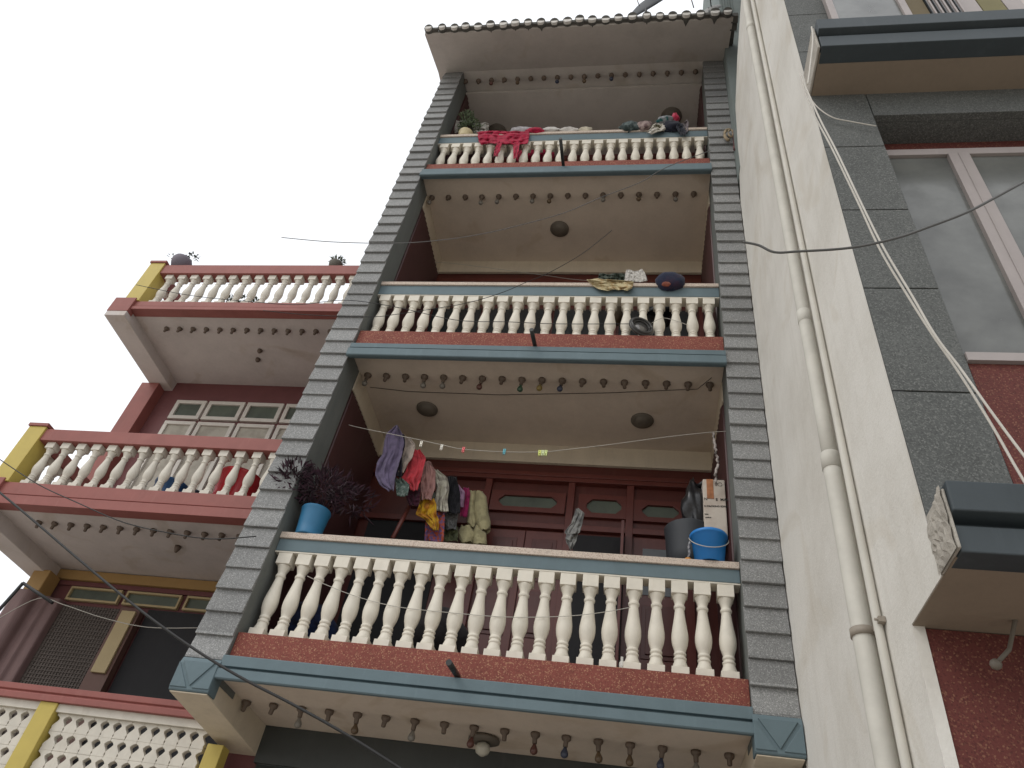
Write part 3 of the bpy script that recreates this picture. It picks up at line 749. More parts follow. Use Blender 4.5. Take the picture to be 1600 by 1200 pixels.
cable('white_cable', Y([(1258, 140), (1275, 165), (1300, 183), (1330, 190), (1369, 197)], YF-.03), .004, m_wire_w, 'short white cable looping to the top corner of the large window')
cable('white_cable', Y([(1262, 132), (1266, 100), (1270, 62), (1268, 42)], YF-.40), .0045, m_wire_w, 'short white cable climbing the end of the dark canopy')
cable('clothesline', Y([(545, 664), (570, 670), (640, 684), (690, 695), (725, 702), (790, 706), (850, 706), (880, 703), (950, 695), (1040, 683), (1115, 675), (1150, 674)], .30), .003, m_string, 'pale clothesline strung between the pillars of the first floor', 'clothesline')
cable('string', Y([(480, 900), (510, 914), (560, 933), (620, 948), (700, 957), (790, 964), (880, 963), (940, 957), (985, 949)], .085), .0025, m_string, 'pale string threaded along the lowest row of balusters', 'string')
cable('string', Y([(600, 398), (640, 408), (700, 411), (760, 418), (850, 430), (900, 437), (960, 440)], 1.2), .003, m_string, 'pale string sagging under the second floor ceiling', 'string')
cable('twisted_rope', [(1115, 676, 1, .30), (1118, 700, 1, .30), (1121, 722, 1, .30), (1118, 745, 1, .30), (1119, 758, 1, .30)], .012, fabric('rope_white', (.42,.37,.34)), 'twisted pale rope hanging from the clothesline beside the right pillar', 'rope', wob=.008)
cable('white_cable', Y([(0, 965), (60, 935), (100, 945), (160, 965), (230, 980), (312, 981)], 1.5), .004, m_string, 'pale cord stretched in front of the lowest dark doorway')
fr = MB()
A, B_, C_ = at(-30, 985, 1, .1), at(36, 911, 1, .1), at(82, 942, 1, .1)
fr.tube([A, B_], .014, 6); fr.tube([B_, C_], .014, 6)
tag(fr.build('metal_bracket', m_wire), 'black bent metal bar sticking out against the sky at the lower left', 'bracket')

# clothes pegs
PEG = [(658, 694, (.75,.72,.62), 'white clothes peg nearest the hanging laundry'), (690, 699, (.72,.70,.62), 'white clothes peg, second from the hanging laundry'),
       (724, 703, (.75,.12,.13), 'red clothes peg on the clothesline'), (788, 706, (.10,.42,.50), 'turquoise clothes peg on the clothesline'),
       (843, 708, (.72,.78,.20), 'leftmost of the three lime clothes pegs'), (848, 708, (.70,.80,.45), 'middle of the three lime clothes pegs'), (853, 708, (.68,.78,.30), 'rightmost of the three lime clothes pegs')]
for px, py, c, lb in PEG:
    p = at(px, py, 1, .30); q = MB()
    q.prism([(p.x-.010, p.z-.030), (p.x-.004, p.z-.032), (p.x-.002, p.z+.03), (p.x-.012, p.z+.03)], 1, .293, .307)
    q.prism([(p.x+.004, p.z-.032), (p.x+.010, p.z-.030), (p.x+.012, p.z+.03), (p.x+.002, p.z+.03)], 1, .293, .307)
    q.box(p.x-.010, p.x+.010, .291, .309, p.z-.006, p.z+.004)
    tag(q.build('clothes_peg', flat('peg_plastic', c, .35)), lb, 'clothes peg', 'pegs on the clothesline')

# cloth built row by row from its outline
def cloth(name, rows, y, mat, label, cat, cs=(0, 0, 1), nf=4, amp=.02, puff=0, seed=1, th=.005, rail=None, lean=0, group=None):
    rnd = random.Random(seed); ox, oy, sc = cs
    rows = [(oy + r[0]/sc, ox + r[1]/sc, ox + r[2]/sc) for r in rows]
    nu, nv = 34, 26; q = MB()
    ph = rnd.uniform(0, 6); ph2 = rnd.uniform(0, 6)
    def interp(yy):
        for i in range(len(rows)-1):
            if yy <= rows[i+1][0] or i == len(rows)-2:
                t = (yy-rows[i][0])/(rows[i+1][0]-rows[i][0]); t = t*t*(3-2*t)*.5 + t*.5
                return rows[i][1]+(rows[i+1][1]-rows[i][1])*t, rows[i][2]+(rows[i+1][2]-rows[i][2])*t
    for j in range(nv+1):
        v = j/nv; yy = rows[0][0] + (rows[-1][0]-rows[0][0])*v
        l, r_ = interp(yy)
        for i in range(nu+1):
            u = i/nu
            px = l + (r_-l)*u; py = yy + (math.sin(u*7+ph)*.8 + mnoise.noise(Vector((u*4+ph, v*3, seed)))*1.6)
            nz_ = mnoise.fractal(Vector((u*nf*.9 + ph*3, v*1.1 + ph2*2, seed*1.7)), .8, 2.0, 3)
            nz2 = mnoise.noise(Vector((u*3 + v*4 + seed*3.1, v*5 - u*2, seed*.7)))
            d = amp*(1.5*nz_ + .9*nz2 + .35*math.sin(u*nf*5 + ph + v*2.2 + nz2*3)*(.4+.6*v))
            d -= puff*math.sqrt(max(0, 1-(2*u-1)**2))
            q.v.append(at(px, py, 1, y + lean*v + d))
    for j in range(nv):
        for i in range(nu):
            a = j*(nu+1)+i; q.f.append([a, a+1, a+nu+2, a+nu+1]); q.sm.append(True); q.mi.append(0)
    if puff:
        # back side so that the garment has volume
        n0 = len(q.v)
        for k in range(n0): q.v.append(q.v[k] + Vector((0, .012, 0)))
        for j in range(nv+1):
            for i in range(nu+1):
                u = i/nu; q.v[n0+j*(nu+1)+i].y += puff*1.4*math.sqrt(max(0, 1-(2*u-1)**2))
        nfc = len(q.f)
        for k in range(nfc): q.f.append([x+n0 for x in q.f[k]][::-1]); q.sm.append(True); q.mi.append(0)
    o = q.build(name, mat, solid=0 if puff else th)
    return tag(o, label, cat, group)
C3 = (570, 650, 5.714)
def lay(px): return .42 + (px-600)/160*.75
GR = 'laundry hung in a slanting row on the first floor balcony'
cloth('shirt', [(85,270,298),(160,190,335),(235,172,350),(330,160,335),(420,108,305),(520,92,275),(600,130,265),(665,215,258)], lay(605), fabric('lavender_cloth', (.13,.105,.175)), 'lavender shirt at the top left end of the hanging laundry', 'garment', C3, 3, .03, seed=3, group=GR)
cloth('shirt', [(160,310,350),(250,280,360),(380,250,330),(540,250,330)], lay(612)+.03, fabric('navy_cloth', (.018,.016,.03)), 'black shirt half hidden between the lavender and the beige clothes', 'garment', C3, 3, .02, seed=13, group=GR)
cloth('towel', [(192,350,405),(260,330,452),(350,288,430),(440,250,375),(500,300,345)], lay(625), fabric('beige_cloth', (.42,.35,.30)), 'folded beige cloth right of the lavender shirt', 'garment', C3, 3, .02, seed=4, group=GR)
cloth('shirt', [(300,425,490),(380,400,545),(480,372,522),(580,318,500),(620,388,480),(665,405,470)], lay(645), fabric('coral_cloth', (.62,.07,.09)), 'bright coral red shirt on the washing line', 'garment', C3, 4, .025, seed=5, group=GR)
cloth('cloth', [(555,268,335),(620,275,398),(715,285,382)], lay(628)+.03, fabric('grey_green_print', (.10,.15,.13), (.25,.30,.27), 30), 'small grey green printed cloth under the coral shirt', 'garment', C3, 2, .015, seed=6, group=GR)
cloth('cloth', [(640,385,500),(720,370,490),(800,400,480)], lay(650)+.05, fabric('maroon_cloth', (.06,.015,.03)), 'dark maroon cloth below the coral shirt', 'garment', C3, 2, .02, seed=7, group=GR)
cloth('shirt', [(405,545,590),(500,508,632),(620,498,628),(745,512,592)], lay(668), fabric('dusty_pink_cloth', (.40,.22,.20)), 'dusty pink shirt between the coral and the crumpled white one', 'garment', C3, 3, .03, seed=8, group=GR)
cloth('shirt', [(480,605,650),(560,610,738),(650,640,752),(760,620,738),(850,612,748)], lay(688), fabric('offwhite_cloth', (.48,.46,.38), (.26,.23,.20)), 'crumpled off white striped shirt in the middle of the laundry', 'garment', C3, 5, .03, seed=9, group=GR)
cloth('shirt', [(740,508,618),(800,480,640),(880,455,640),(930,545,660),(1020,598,655)], lay(672)+.04, fabric('yellow_cloth', (.55,.33,.02), (.40,.16,.02)), 'mustard yellow cloth hanging under the dusty pink shirt', 'garment', C3, 4, .03, seed=10, group=GR)
cloth('scarf', [(850,640,712),(950,540,712),(1120,535,705)], lay(680)+.08, fabric('patterned_cloth', (.38,.08,.04), (.16,.09,.20), 40, (.48,.52)), 'orange and purple patterned cloth lowest in the row, touching the rail', 'garment', C3, 3, .02, seed=11, group=GR)
cloth('trousers', [(540,740,820),(700,745,850),(870,735,850)], lay(700), fabric('black_cloth', (.012,.012,.016)), 'black garment right of the crumpled white shirt', 'garment', C3, 3, .02, seed=12, group=GR)
cloth('cloth', [(865,715,832),(1012,722,815)], lay(702)+.05, fabric('grey_cloth', (.12,.12,.12)), 'small grey cloth under the black garment', 'garment', C3, 2, .02, seed=14, group=GR)
cloth('cloth', [(990,700,832),(1118,700,830)], lay(705)+.09, fabric('olive_cloth', (.09,.10,.05)), 'olive green cloth just above the rail', 'garment', C3, 2, .02, seed=15, group=GR)
cloth('shirt', [(612,824,842),(680,828,892),(812,835,882)], lay(717), fabric('lilac_cloth', (.36,.22,.34)), 'narrow lilac cloth beside the magenta one', 'garment', C3, 2, .012, seed=16, group=GR)
cloth('shirt', [(640,878,930),(700,868,942),(900,852,915)], lay(722)+.04, fabric('magenta_cloth', (.30,.02,.10)), 'magenta cloth left of the cream trousers', 'garment', C3, 2, .015, seed=17, group=GR)
ct = cloth('trousers', [(668,978,1052),(720,972,1088),(850,970,1102),(950,985,1125),(1000,1010,1120),(1015,1035,1090)], lay(752), fabric('cream_cloth', (.42,.38,.22)), 'puffy cream trousers at the right end of the laundry', 'garment', C3, 2, .006, puff=.06, seed=18, group=GR)
def addpiece(rows, y, puff, seed):
    o = cloth('trouser_leg', rows, y, bpy.data.materials['cream_cloth'], None, None, C3, 2, .006, puff=puff, seed=seed)
    w_ = ORG[o]; o.parent = ct; o.location = w_ - ORG[ct]
addpiece([(665,928,990),(800,922,978),(950,908,992),(985,940,985)], lay(745), .04, 19)
addpiece([(975,862,945),(1060,828,982),(1125,850,960)], lay(742)+.02, .05, 20)
addpiece([(972,985,1010),(1050,958,1085),(1138,965,1090)], lay(748), .05, 21)
C4 = (740, 690, 5)
cloth('rag', [(525,800,820),(560,790,865),(630,765,850),(710,712,830),(725,725,812)], .55, fabric('rag_grey', (.20,.20,.19), (.12,.12,.12)), 'grey rag hanging alone before the open first floor door', 'rag', C4, 3, .02, seed=22)
cloth('rag', [(720,725,815),(770,720,805),(840,748,770)], .56, bpy.data.materials['rag_grey'], 'pointed lower grey rag dangling at the rail in front of the door', 'rag', C4, 2, .02, seed=23)
pole = MB().tube([at(648, 775, 1, .9), at(613, 842, 1, .7)], .02, 10).build('wooden_pole', m_wood2); tag(pole, 'dark red wooden pole leaning behind the laundry', 'pole')

# plants
def leaf_cluster(center, rad, n, ll, wl, mat, name, parent, seed, up=.3, flat_=1.0, stems=None):
    rnd = random.Random(seed); q = MB()
    for k in range(n):
        while True:
            d = Vector((rnd.uniform(-1,1), rnd.uniform(-1,1), rnd.uniform(-1,1)))
            if .1 < d.length < 1: break
        c = center + Vector((d.x*rad[0], d.y*rad[1], d.z*rad[2]))
        dr = (d.normalized() + Vector((rnd.uniform(-.8,.8), rnd.uniform(-.8,.8), rnd.uniform(-.5,.9)+up))).normalized()
        sd_ = dr.cross(Vector((rnd.uniform(-1,1), rnd.uniform(-1,1), rnd.uniform(-1,1)))).normalized()
        nm = dr.cross(sd_); L_ = ll*rnd.uniform(.6,1.3); W_ = wl*rnd.uniform(.7,1.2)
        a = c; m1 = c + dr*L_*.45 + nm*L_*.06; e = c + dr*L_ - nm*L_*.12
        q.add([a, m1 + sd_*W_, e, m1 - sd_*W_], [(0,1,2),(0,2,3)])
    return q.build(name, mat, parent)
def potplant(name, pot_prof, base, potmat, label, cat, leafmat, cl, n, ll, wl, seed, stems=6, stemmat=None, n_lathe=24):
    o = MB().lathe(pot_prof, base, n_lathe).build(name, potmat); tag(o, label, cat)
    top = Vector(base) + Vector((0,0,pot_prof[-1][0])); rnd = random.Random(seed)
    st = MB()
    for (c, rad, share) in cl:
        c = Vector(c)
        for k in range(stems):
            e = c + Vector((rnd.uniform(-1,1)*rad[0], rnd.uniform(-1,1)*rad[1], rnd.uniform(-.6,1)*rad[2]))*.8
            mid = top.lerp(e, .5) + Vector((0,0,.04)); st.tube([top + Vector((rnd.uniform(-.03,.03), rnd.uniform(-.03,.03), -.02)), mid, e], .004, 5, .002)
        leaf_cluster(c, rad, int(n*share), ll, wl, leafmat, 'foliage', o, seed + int(share*97))
    st.build('stem', stemmat or leafmat, o)
    return o
m_purple = fabric('purple_leaf', (.048,.020,.032), (.022,.013,.017), 20, bs=.1)
m_gleaf = fabric('grey_green_leaf', (.10,.13,.07), (.05,.07,.035), 20, bs=.1)
m_dleaf = fabric('dark_leaf', (.04,.055,.03), (.02,.03,.02), 20, bs=.1)
pb = at(484, 829, 1, .16); cz1 = LV[0]['cap']+.001
potplant('flower_pot', [(0,.100),(.01,.106),(.012,.104),(.10,.110),(.20,.118),(.235,.122),(.25,.128),(.262,.126)][:], (pb.x+.0, .155, cz1), m_bluepot,
  'blue pot of purple trailing leaves on the lowest rail at the left pillar', 'potted plant', m_purple,
  [((.19,.13,5.03),(.26,.16,.15),.6), ((-.05,.02,5.06),(.14,.10,.15),.25), ((.42,.25,5.0),(.20,.16,.12),.15)], 760, .10, .009, 5)
# blue bucket on the rail
def bucket(c, r0, r1, h, mat, label, bail=True):
    q = MB().lathe([(.012,r0-.006),(0,r0-.008),(0,r0),(h*.9,r1-.004),(h*.9,r1+.006),(h*.95,r1+.008),(h,r1+.008),(h,r1-.002),(h-.004,r1-.006),(.02,r0-.006)], c, 36)
    q.f = q.f[:-2]; q.sm = q.sm[:-2]; q.mi = q.mi[:-2]
    q.lathe([(.014, r0-.007), (.018, r0-.007)], c, 36)
    o = q.build('bucket', mat); tag(o, label, 'bucket')
    if bail:
        P = []
        for k in range(17):
            a = math.pi*k/16; P.append(Vector(c) + Vector((math.cos(a)*(r1+.012), -math.sin(a)*(r1+.03)*.86, h*.93 - math.sin(a)*.155)))
        MB().tube(P, .0035, 6).build('handle', m_string, o)
    return o
bc = at(1118, 873, 1, .13)
bucket((3.395, .150, cz1), .105, .135, .245, m_bluepl, 'bright blue plastic bucket standing on the lowest rail at the right pillar')
gc = at(1072, 868, 1, .45)
q = MB().lathe([(0,.17),(.15,.18),(.33,.19),(.40,.20),(.41,.20)], (gc.x+.03, .55, gc.z-.12), 28); o = q.build('bucket', paint('grey_tub', (.028,.032,.038), .6, .3))
tag(o, 'dark grey tub behind the blue bucket', 'tub')
# white carton with printing
ca, cb_ = at(1098, 752, 1, .36), at(1143, 826, 1, .36)
q = MB(); x0, x1 = ca.x, 3.57; z0, z1 = at(1115, 826, 1, .36).z-.06, at(1115, 749, 1, .36).z
q.box(x0, x1, .36, .62, z0, z1)
carton = q.build('carton', fabric('carton_paper', (.55,.49,.42), (.46,.39,.33), 6, bs=.2), bevel=.008); tag(carton, 'worn white carton with black printing stacked above the blue bucket', 'carton')
MB().box(x0+.03, x0+.085, .356, .359, z1-.20, z1-.002).build('tape', fabric('orange_tape', (.40,.17,.08)), carton)
def text(s, loc, size, parent, mat, roll=-.04):
    cu = bpy.data.curves.new('lettering', 'FONT'); cu.body = s; cu.size = size; cu.extrude = .0006; cu.offset = .0008
    t = bpy.data.objects.new('lettering', cu); COL.objects.link(t)
    dg = bpy.context.evaluated_depsgraph_get(); me = bpy.data.meshes.new_from_object(t.evaluated_get(dg)); bpy.data.objects.remove(t)
    o = bpy.data.objects.new('lettering', me); COL.objects.link(o); me.materials.clear(); me.materials.append(mat)
    o.parent = parent; o.location = Vector(loc) - ORG[parent]; o.rotation_euler = (math.pi/2, roll, 0)
m_ink = paint('black_ink', (.02,.018,.016), .7, .1)
zt1 = at(1115, 781, 1, .355).z; zt2_ = at(1115, 791, 1, .355).z
text('N', (x0+.005, .3585, zt1-.005), .036, carton, m_ink); text('E  MAR', (x0+.098, .3585, zt1-.005), .036, carton, m_ink)
text('N PACKING SDN S', (x0-.0+.004, .3585, zt2_-.008), .023, carton, m_ink)
text('Net', (x0+.005, .3585, zt2_-.085), .018, carton, m_ink); text('packed', (x0+.01, .3585, zt2_-.115), .016, carton, m_ink)
MB().tube([Vector((x0+.14+.018*math.cos(a), .3585, z1-.05+.018*math.sin(a))) for a in [k*math.pi/8 for k in range(17)]], .0018, 5).build('printed_ring', m_ink, carton)
# black plastic bag bundle
def blob(name, c, rad, mat, label, cat, seed, rough=.18, n=26, group=None, parent=None, flatb=False, fold=7):
    rnd = random.Random(seed); q = MB(); m_, k_ = n, n//2
    ph = [rnd.uniform(0, 6.28) for _ in range(8)]
    c = Vector(c)
    for j in range(k_+1):
        th_ = math.pi*j/k_
        for i in range(m_):
            fi = 2*math.pi*i/m_
            d = 1 + rough*(math.sin(3*fi+ph[0]+2*th_)*.5 + math.sin(fold*fi+ph[1]-3*th_)*.35 + math.sin(5*th_+ph[2]+fi)*.5 + rnd.uniform(-.3,.3)*.6)
            z = math.cos(th_)
            if flatb and z < -.3: z = -.3 + (z+.3)*.15
            q.v.append(c + Vector((math.sin(th_)*math.cos(fi)*rad[0]*d, math.sin(th_)*math.sin(fi)*rad[1]*d, z*rad[2]*(d if not flatb else 1))))
    for j in range(k_):
        for i in range(m_):
            i2 = (i+1)%m_; q.f.append([j*m_+i, j*m_+i2, (j+1)*m_+i2, (j+1)*m_+i]); q.sm.append(True); q.mi.append(0)
    o = q.build(name, mat, parent)
    if label: tag(o, label, cat, group)
    return o
m_bag = paint('black_bag', (.012,.012,.014), .28, .2, bs=.5)
bp = at(1083, 790, 1, .50)
blob('plastic_bag', (bp.x+.01, .52, bp.z-.02), (.10, .13, .25), m_bag, 'glossy black plastic bag bulging left of the white carton', 'bag', 31, .22)
bp = at(1105, 750, 1, .55)
blob('plastic_bag', (bp.x+.06, .60, z1+.05), (.19, .13, .055), m_bag, 'black plastic sheet crumpled on top of the white carton', 'bag', 32, .2)
gp = at(1088, 832, 1, .55); blob('plastic_bag', (gp.x+.04, .58, gp.z-.05), (.19, .13, .07), m_bag, 'black plastic bag squashed under the white carton', 'bag', 33, .2)
# orange capped bottle neck on the rail
oc = at(1075, 868, 1, .15)
q = MB().lathe([(0,.030),(.03,.030),(.036,.024),(.045,.024)], (oc.x, .15, cz1), 16); o = q.build('jar', flat('orange_plastic', (.55,.22,.03))); tag(o, 'small orange capped jar on the lowest rail left of the blue bucket', 'jar')
MB().tube([Vector((oc.x, .15, cz1+.045)), Vector((oc.x+.012, .15, cz1+.10)), Vector((oc.x+.006, .14, cz1+.15)), Vector((oc.x+.02, .13, cz1+.19))], .010, 7).build('brush', fabric('brush_cloth', (.35,.35,.36), (.08,.08,.1), 60), o)
# items behind the lowest balusters
bb_ = at(480, 960, 1, .75); blob('cloth_pile', (bb_.x, .75, 3.98), (.34, .22, .30), fabric('navy_pile', (.02,.035,.10), (.01,.012,.03), 9), 'navy blue cloth heap behind the lowest balusters at the left', 'cloth', 41, .15, flatb=True)
bb_ = at(690, 960, 1, .9); blob('sack', (bb_.x, .9, 4.05), (.28, .22, .36), fabric('dark_sack', (.025,.022,.025)), 'dark sack standing behind the lowest balusters', 'sack', 42, .15, flatb=True)
bb_ = at(972, 1028, 1, .18); q = MB().lathe([(0,.020),(.09,.020),(.10,.010),(.13,.010)], (bb_.x, .17, LV[0]['ct']+.001), 12); tag(q.build('bottle', m_mortar), 'tiny white bottle between two of the lowest balusters', 'bottle')

# second floor rail
c2z = LV[1]['cap']+.001
def railcloth(name, px0, px1, pyt, pyb, y, mat, label, seed, z, over=.10, depth=.10, cat='cloth', amp=.012, group=None):
    xa_, xb_ = at(px0, (pyt+pyb)/2, 1, y).x, at(px1, (pyt+pyb)/2, 1, y).x
    rnd = random.Random(seed); q = MB(); nu, nv = 26, 16; p1, p2 = rnd.uniform(0,6), rnd.uniform(0,6)
    for j in range(nv+1):
        t = j/nv
        for i in range(nu+1):
            u = i/nu; x = xa_ + (xb_-xa_)*u
            ov = over*(1+.25*math.sin(u*9+p1)+.15*math.sin(u*23+p2))*math.sin(math.pi*min(max(u, .06), .94))**.35
            s_ = t*(.17+ov)     # path: across the cap then down over the front edge
            if s_ < .17: yy = .235 - s_; zz_ = z + .010 + abs(amp*math.sin(u*14+p2+s_*20)) + .010*math.sin(u*5+p1)**2
            else: yy = .060 - abs(amp)*(.6+.6*math.sin(u*16+p1)); zz_ = z + .004 - (s_-.17)
            q.v.append(Vector((x + .01*math.sin(t*6+p1), yy, zz_)))
    for j in range(nv):
        for i in range(nu):
            a = j*(nu+1)+i; q.f.append([a, a+1, a+nu+2, a+nu+1]); q.sm.append(True); q.mi.append(0)
    return tag(q.build(name, mat, solid=.006), label, cat, group)
cloth('cloth', [(175,112,330),(195,130,600),(230,170,596),(262,225,585),(288,330,540)], .050, fabric('pale_yellow_cloth', (.50,.43,.26), (.36,.25,.12), 18), 'pale yellow crumpled cloth draped on the second floor rail', 'cloth', (900,410,6.667), 6, .022, seed=51)
cloth('cloth', [(118,240,505),(160,232,515),(212,245,510)], .17, fabric('dark_green_cloth', (.045,.06,.045)), 'dark green cloth folded behind the pale yellow one', 'cloth', (900,410,6.667), 7, .03, seed=52)
# ribbed white garment
cloth('ribbed_cloth', [(82,525,690),(120,512,722),(200,505,745)], .20, fabric('ribbed_white', (.50,.48,.44), (.30,.28,.26), 45), 'ribbed white cloth with grey stripes standing up on the second floor rail', 'cloth', (900,410,6.667), 9, .012, seed=53, lean=-.05)
p = at(1047, 441, 1, .07); bag = blob('bag', p, (.150, .095, .125), fabric('navy_bag', (.018,.024,.05), (.04,.025,.045), 9), 'round navy blue bag with a red patch sitting on the second floor rail', 'bag', 54, .07)
pr_ = at(1041, 444, 1, -.028); q = blob('red_patch', pr_, (.045, .012, .036), fabric('brick_patch', (.22,.06,.035)), None, None, 57, .10, parent=bag)
p2_ = at(1042, 443, 1, .03); o = bpy.data.objects[-1] if False else None
# round pan tied to the balusters
pc = at(1002, 511, 1, .04)
Mr = Matrix.Rotation(R_(84), 3, 'X') @ Matrix.Rotation(R_(24), 3, 'Y')
q = MB()
for rr_, dz_, tr_ in ((.115, 0, .017), (.105, .018, .014), (.085, .006, .010)):
    q.tube([Vector(pc) + Mr @ Vector((rr_*math.cos(a)*1.0, rr_*math.sin(a), dz_)) for a in [k*math.pi/14 for k in range(29)]], tr_, 8)
o = q.build('round_pan', paint('steel', (.04,.038,.036), .3, .4)); tag(o, 'round dark ringed metal pan tied in front of the second floor balusters', 'pan')
MB().lathe([(-.004,.004),(-.004,.084),(.002,.086),(.002,.004)], pc, 28, Mr).build('pan_base', paint('pan_steel', (.24,.23,.22), .25, .5, metal=.6), o)
MB_s = cable('string', Y([(1018, 505), (1035, 497), (1055, 501), (1075, 508)], .08), .003, m_string, 'short string holding the round pan to the balusters', 'string')
blob('plastic_bag', at(1030, 488, 1, .42), (.16, .10, .20), m_bag, 'dark bag behind the second floor balusters right of the pan', 'bag', 55, .15)
blob('sack', at(963, 490, 1, .45), (.09, .08, .18), fabric('brown_sack', (.12,.085,.05)), 'brown sack behind the second floor balusters left of the pan', 'sack', 56, .12)

# third floor rail
c3z = LV[2]['cap']+.001
pp = at(729, 207, 1, .16)
potplant('flower_pot', [(0,.085),(.05,.092),(.13,.100),(.15,.108),(.165,.106)], (pp.x, .16, c3z), paint('cream_pot', (.50,.42,.24), .6), 'small cream pot with a bushy plant on the top rail', 'potted plant', m_gleaf,
  [((pp.x+.02, .22, c3z+.38), (.17,.14,.20), .7), ((pp.x-.05, .12, c3z+.55), (.10,.08,.16), .3)], 520, .05, .014, 61)
q = cloth('plastic_sheet', [(262,240,390),(300,235,392),(358,250,380)], .21, fabric('clear_sheet', (.30,.28,.25)), 'greyish crumpled plastic sheet beside the cream pot', 'plastic sheet', (700,150,6.154), 4, .03, seed=62)
cloth('plastic_sheet', [(235,80,205),(300,62,120),(355,66,105)], .24, bpy.data.materials['clear_sheet'], 'plastic scrap behind the left side of the cream pot', 'plastic sheet', (700,150,6.154), 3, .02, seed=66)
C5 = (700, 150, 6.154)
m_redc = fabric('crimson_cloth', (.38,.015,.05), (.22,.01,.03), 24)
rc = cloth('dress', [(340,300,780),(380,285,785),(430,295,775),(462,320,765)], .045, m_redc, 'crimson knitted dress draped over the top rail', 'garment', C5, 9, .022, seed=63)
for rows, sd__ in (([(440,478,520),(520,445,500),(580,440,478)], 71), ([(440,625,690),(520,628,680),(600,630,662)], 72)):
    o = cloth('sleeve', rows, .04, m_redc, None, None, C5, 2, .015, seed=sd__); w_ = ORG[o]; o.parent = rc; o.location = w_ - ORG[rc]
top = railcloth('dress_top', 747, 826, 205, 210, .1, m_redc, None, 64, c3z, .03, cat=None); o = top; w_ = ORG[o]; o.parent = rc; o.location = w_ - ORG[rc]
blob('towel', at(836, 205, 1, .07), (.13,.05,.055), m_redc, 'rolled red cloth at the right end of the crimson dress', 'cloth', 65, .12)
for (px, rx, rz, lb, sd_, cc) in ((816, .17, .05, 'pale grey cloth heaped behind the crimson dress', 67, (.38,.36,.37)), (861, .13, .035, 'white cloth lying on the top rail right of the crimson dress', 68, (.55,.53,.50)), (888, .13, .045, 'white cloth lump in the middle of the top rail', 69, (.55,.52,.48)), (915, .09, .05, 'small cream cloth lump left of the bare middle of the top rail', 70, (.52,.47,.36))):
    p = at(px, 202, 1, .09); blob('cloth', (p.x, .10, p.z), (rx, .035, rz*1.3), fabric('pale_cloth', cc), lb, 'cloth', sd_, .14)
C6 = (960, 150, 10)
def rb(px, py, rx, rz, col, lb, sd_, col2=None, y=.06, ry=.07):
    p = at(960+px/10, 150+py/10, 1, y); blob('garment', p, (rx, ry, rz), fabric('heap_cloth', col, col2, 16), lb, 'garment', sd_, .16)
rb(240, 490, .135, .085, (.035,.05,.05), 'dark teal garment at the left of the right-hand heap on the top rail', 81, (.12,.15,.15))
rb(470, 480, .10, .085, (.36,.28,.26), 'pinkish white printed garment in the heap on the top rail', 82, (.15,.10,.10))
cloth('garment', [(430,640,760),(470,590,800),(530,550,800),(585,500,620)], .03, fabric('white_strap', (.50,.47,.42), (.30,.28,.22)), 'white garment with folded straps in the heap on the top rail', 'garment', C6, 3, .02, seed=83)
rb(680, 530, .12, .06, (.07,.065,.035), 'olive garment under the white straps on the top rail', 84, y=.09)
rb(790, 385, .11, .055, (.30,.31,.33), 'grey shoe shaped garment on top of the heap', 85, (.03,.12,.12), y=.10)
rb(950, 355, .055, .075, (.45,.03,.07), 'bright red child garment on the top of the heap', 86, (.6,.12,.18), y=.12)
rb(900, 480, .12, .10, (.02,.022,.035), 'black garment hanging below the red one', 87)
cloth('garment', [(420,960,1060),(500,970,1100),(560,1000,1130),(610,1040,1110)], .02, fabric('navy_hang', (.015,.018,.03)), 'navy sleeve slipping down over the top rail', 'garment', C6, 2, .02, seed=88)
cloth('garment', [(380,1120,1150),(430,1040,1160),(520,1080,1150),(560,1110,1140)], .06, fabric('mauve_hang', (.20,.17,.18)), 'small mauve grey cloth at the right end of the heap', 'garment', C6, 2, .015, seed=89)
# reddish cloth seen behind the top balusters
blob('cloth_pile', at(835, 240, 1, .5), (.3,.12,.25), m_redc, 'red cloth glimpsed behind the top balusters', 'cloth', 90, .12)

# plants and pots on the left house
pl = at(283, 412, 1, YL+.06); zt_ = TOP['rt']
potplant('flower_pot', [(0,.08),(.10,.125),(.16,.135),(.20,.12),(.22,.08)], (pl.x, YL+.06, zt_+.001), paint('purple_grey_pot', (.16,.14,.17), .7), 'rounded dull purple pot on the corner of the red roof rail', 'potted plant', m_dleaf, [((pl.x+.10, YL+.06, zt_+.28), (.08,.06,.05), .6), ((pl.x-.22, YL+.06, zt_+.30), (.03,.03,.04), .1)], 60, .05, .012, 101, stems=2)
pl = at(525, 413, 1, YL+.06)
potplant('flower_pot', [(0,.06),(.08,.085),(.12,.092),(.13,.088)], (pl.x, YL+.06, zt_+.001), paint('brown_grey_pot', (.12,.11,.09), .8), 'small brown pot of sprouts on the red roof rail near the tiled pillar', 'potted plant', m_gleaf, [((pl.x, YL+.06, zt_+.18), (.07,.06,.05), 1.0)], 140, .06, .008, 102, stems=5)
pl = at(388, 462, 1, YL+.4)
potplant('flower_pot', [(0,.09),(.15,.12),(.17,.12)], (pl.x, YL+.45, TOP['st']+.001), m_disc, 'green leafy plant behind the roof terrace balusters', 'potted plant', m_gleaf, [((pl.x, YL+.40, TOP['st']+.38), (.34,.14,.16), 1.0)], 420, .06, .018, 103)
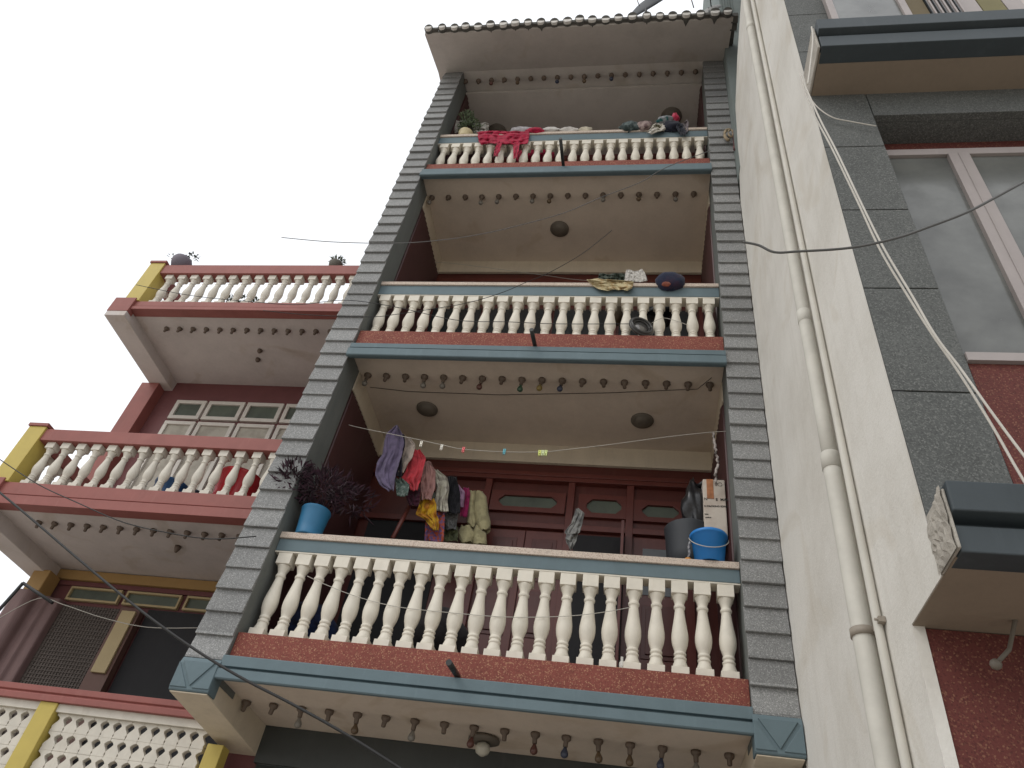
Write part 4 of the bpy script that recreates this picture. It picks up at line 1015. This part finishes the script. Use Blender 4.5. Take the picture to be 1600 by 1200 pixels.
for px, py, col, rr, lb in ((265, 760, (.03,.10,.24), (.17,.10,.14), 'blue tub behind the middle red balcony balusters'), (372, 752, (.50,.03,.04), (.22,.12,.20), 'bright red basin behind the middle balcony balusters next to the tiled pillar'), (305, 765, (.02,.03,.06), (.10,.08,.10), 'navy bundle beside the blue tub on the middle red balcony')):
    p = at(px, py, 1, YL+.3); z_ = MID['st']+.001
    q = MB().lathe([(0, rr[0]*.8), (rr[2]*.9, rr[0]*.92), (rr[2]*2.0, rr[0]), (rr[2]*2.03, rr[0]*1.06), (rr[2]*2.15, rr[0]*1.06), (rr[2]*2.15, rr[0]*.97)], (p.x, YL+.34, z_), 24)
    tag(q.build('tub', flat('tub_plastic', col, .4)), lb, 'tub')

# satellite dishes on the roof
def dish(px, py, y, R0, ang, tilt, label, mat):
    c = at(px, py, 1, y); d = (c - CAM).normalized()
    u = (RIGHT*math.cos(ang) + UP*math.sin(ang)); u = (u - d*u.dot(d)).normalized(); n = d.cross(u).normalized()
    n = (n*math.cos(tilt) + d*math.sin(tilt)).normalized(); v = n.cross(u)
    M = Matrix((u, v, n)).transposed()
    q = MB().lathe([(-.012, .02)] + [(.10*R0/.35*(r*r)-.012, r*R0) for r in (.3,.5,.7,.85,1)] + [(.10*R0/.35, R0*1.01), (.105*R0/.35, R0)] + [(.10*R0/.35*(r*r), r*R0) for r in (.85,.7,.5,.3)] + [(0, .02)], c, 40, M)
    q.f = q.f[:-2]; q.sm = q.sm[:-2]; q.mi = q.mi[:-2]
    o = q.build('satellite_dish', mat); tag(o, label, 'satellite dish')
    st = MB(); st.tube([c, Vector((c.x, c.y+.05, ZT+.05))], .02, 8); st.build('mast', m_wire, o)
    st = MB(); st.tube([c + u*R0*.2, c - n*.30 + u*.1], .008, 6); st.build('feed_arm', m_wire, o)
    return o
dish(1010, 0, -.30, .36, R_(31), R_(4), 'large dark satellite dish above the tiled eave', paint('dish_dark', (.035,.042,.05), .6, .3))
dish(1108, 13, -.35, .17, R_(28), R_(10), 'small pale satellite dish above the right end of the eave', paint('dish_pale', (.20,.20,.19), .5, .3))
MB_ = MB().tube([at(991, -12, 1, -.5), at(999, 9, 1, -.5)], .006, 6).build('aerial_rod', m_wire); tag(MB_, 'thin aerial rod left of the large satellite dish', 'aerial')
MB_ = MB().tube([at(1077, -12, 1, -.5), at(1084, 12, 1, -.5)], .008, 6).build('aerial_rod', m_wire); tag(MB_, 'thin aerial rod between the two satellite dishes', 'aerial')
# coil of old rope hooked on the right pillar
c = at(1139, 213, 1, -.05); q = MB()
pts = [c + Vector((.055*math.cos(a), -.02, .13*math.sin(a)+.0)) for a in [R_(70 + k*22) for k in range(10)]]
q.tube(pts, .020, 8)
pts = [c + Vector((.03*math.cos(a)+.02, -.03, .09*math.sin(a)+.02)) for a in [R_(k*36) for k in range(11)]]
q.tube(pts, .012, 7)
tag(q.build('rope_coil', fabric('straw_rope', (.33,.26,.17))), 'straw coloured rope coil hooked on the edge of the right pillar', 'rope')
cloth('hanging_rag', [(90,1151,1155),(130,1147,1154),(160,1144,1150),(235,1146,1150)], -.08, fabric('dusty_rose', (.30,.12,.12), (.12,.05,.05)), 'dusty rose rags hanging in the gap beside the white wall near the roof', 'rag', (0,0,1), 2, .02, seed=110)
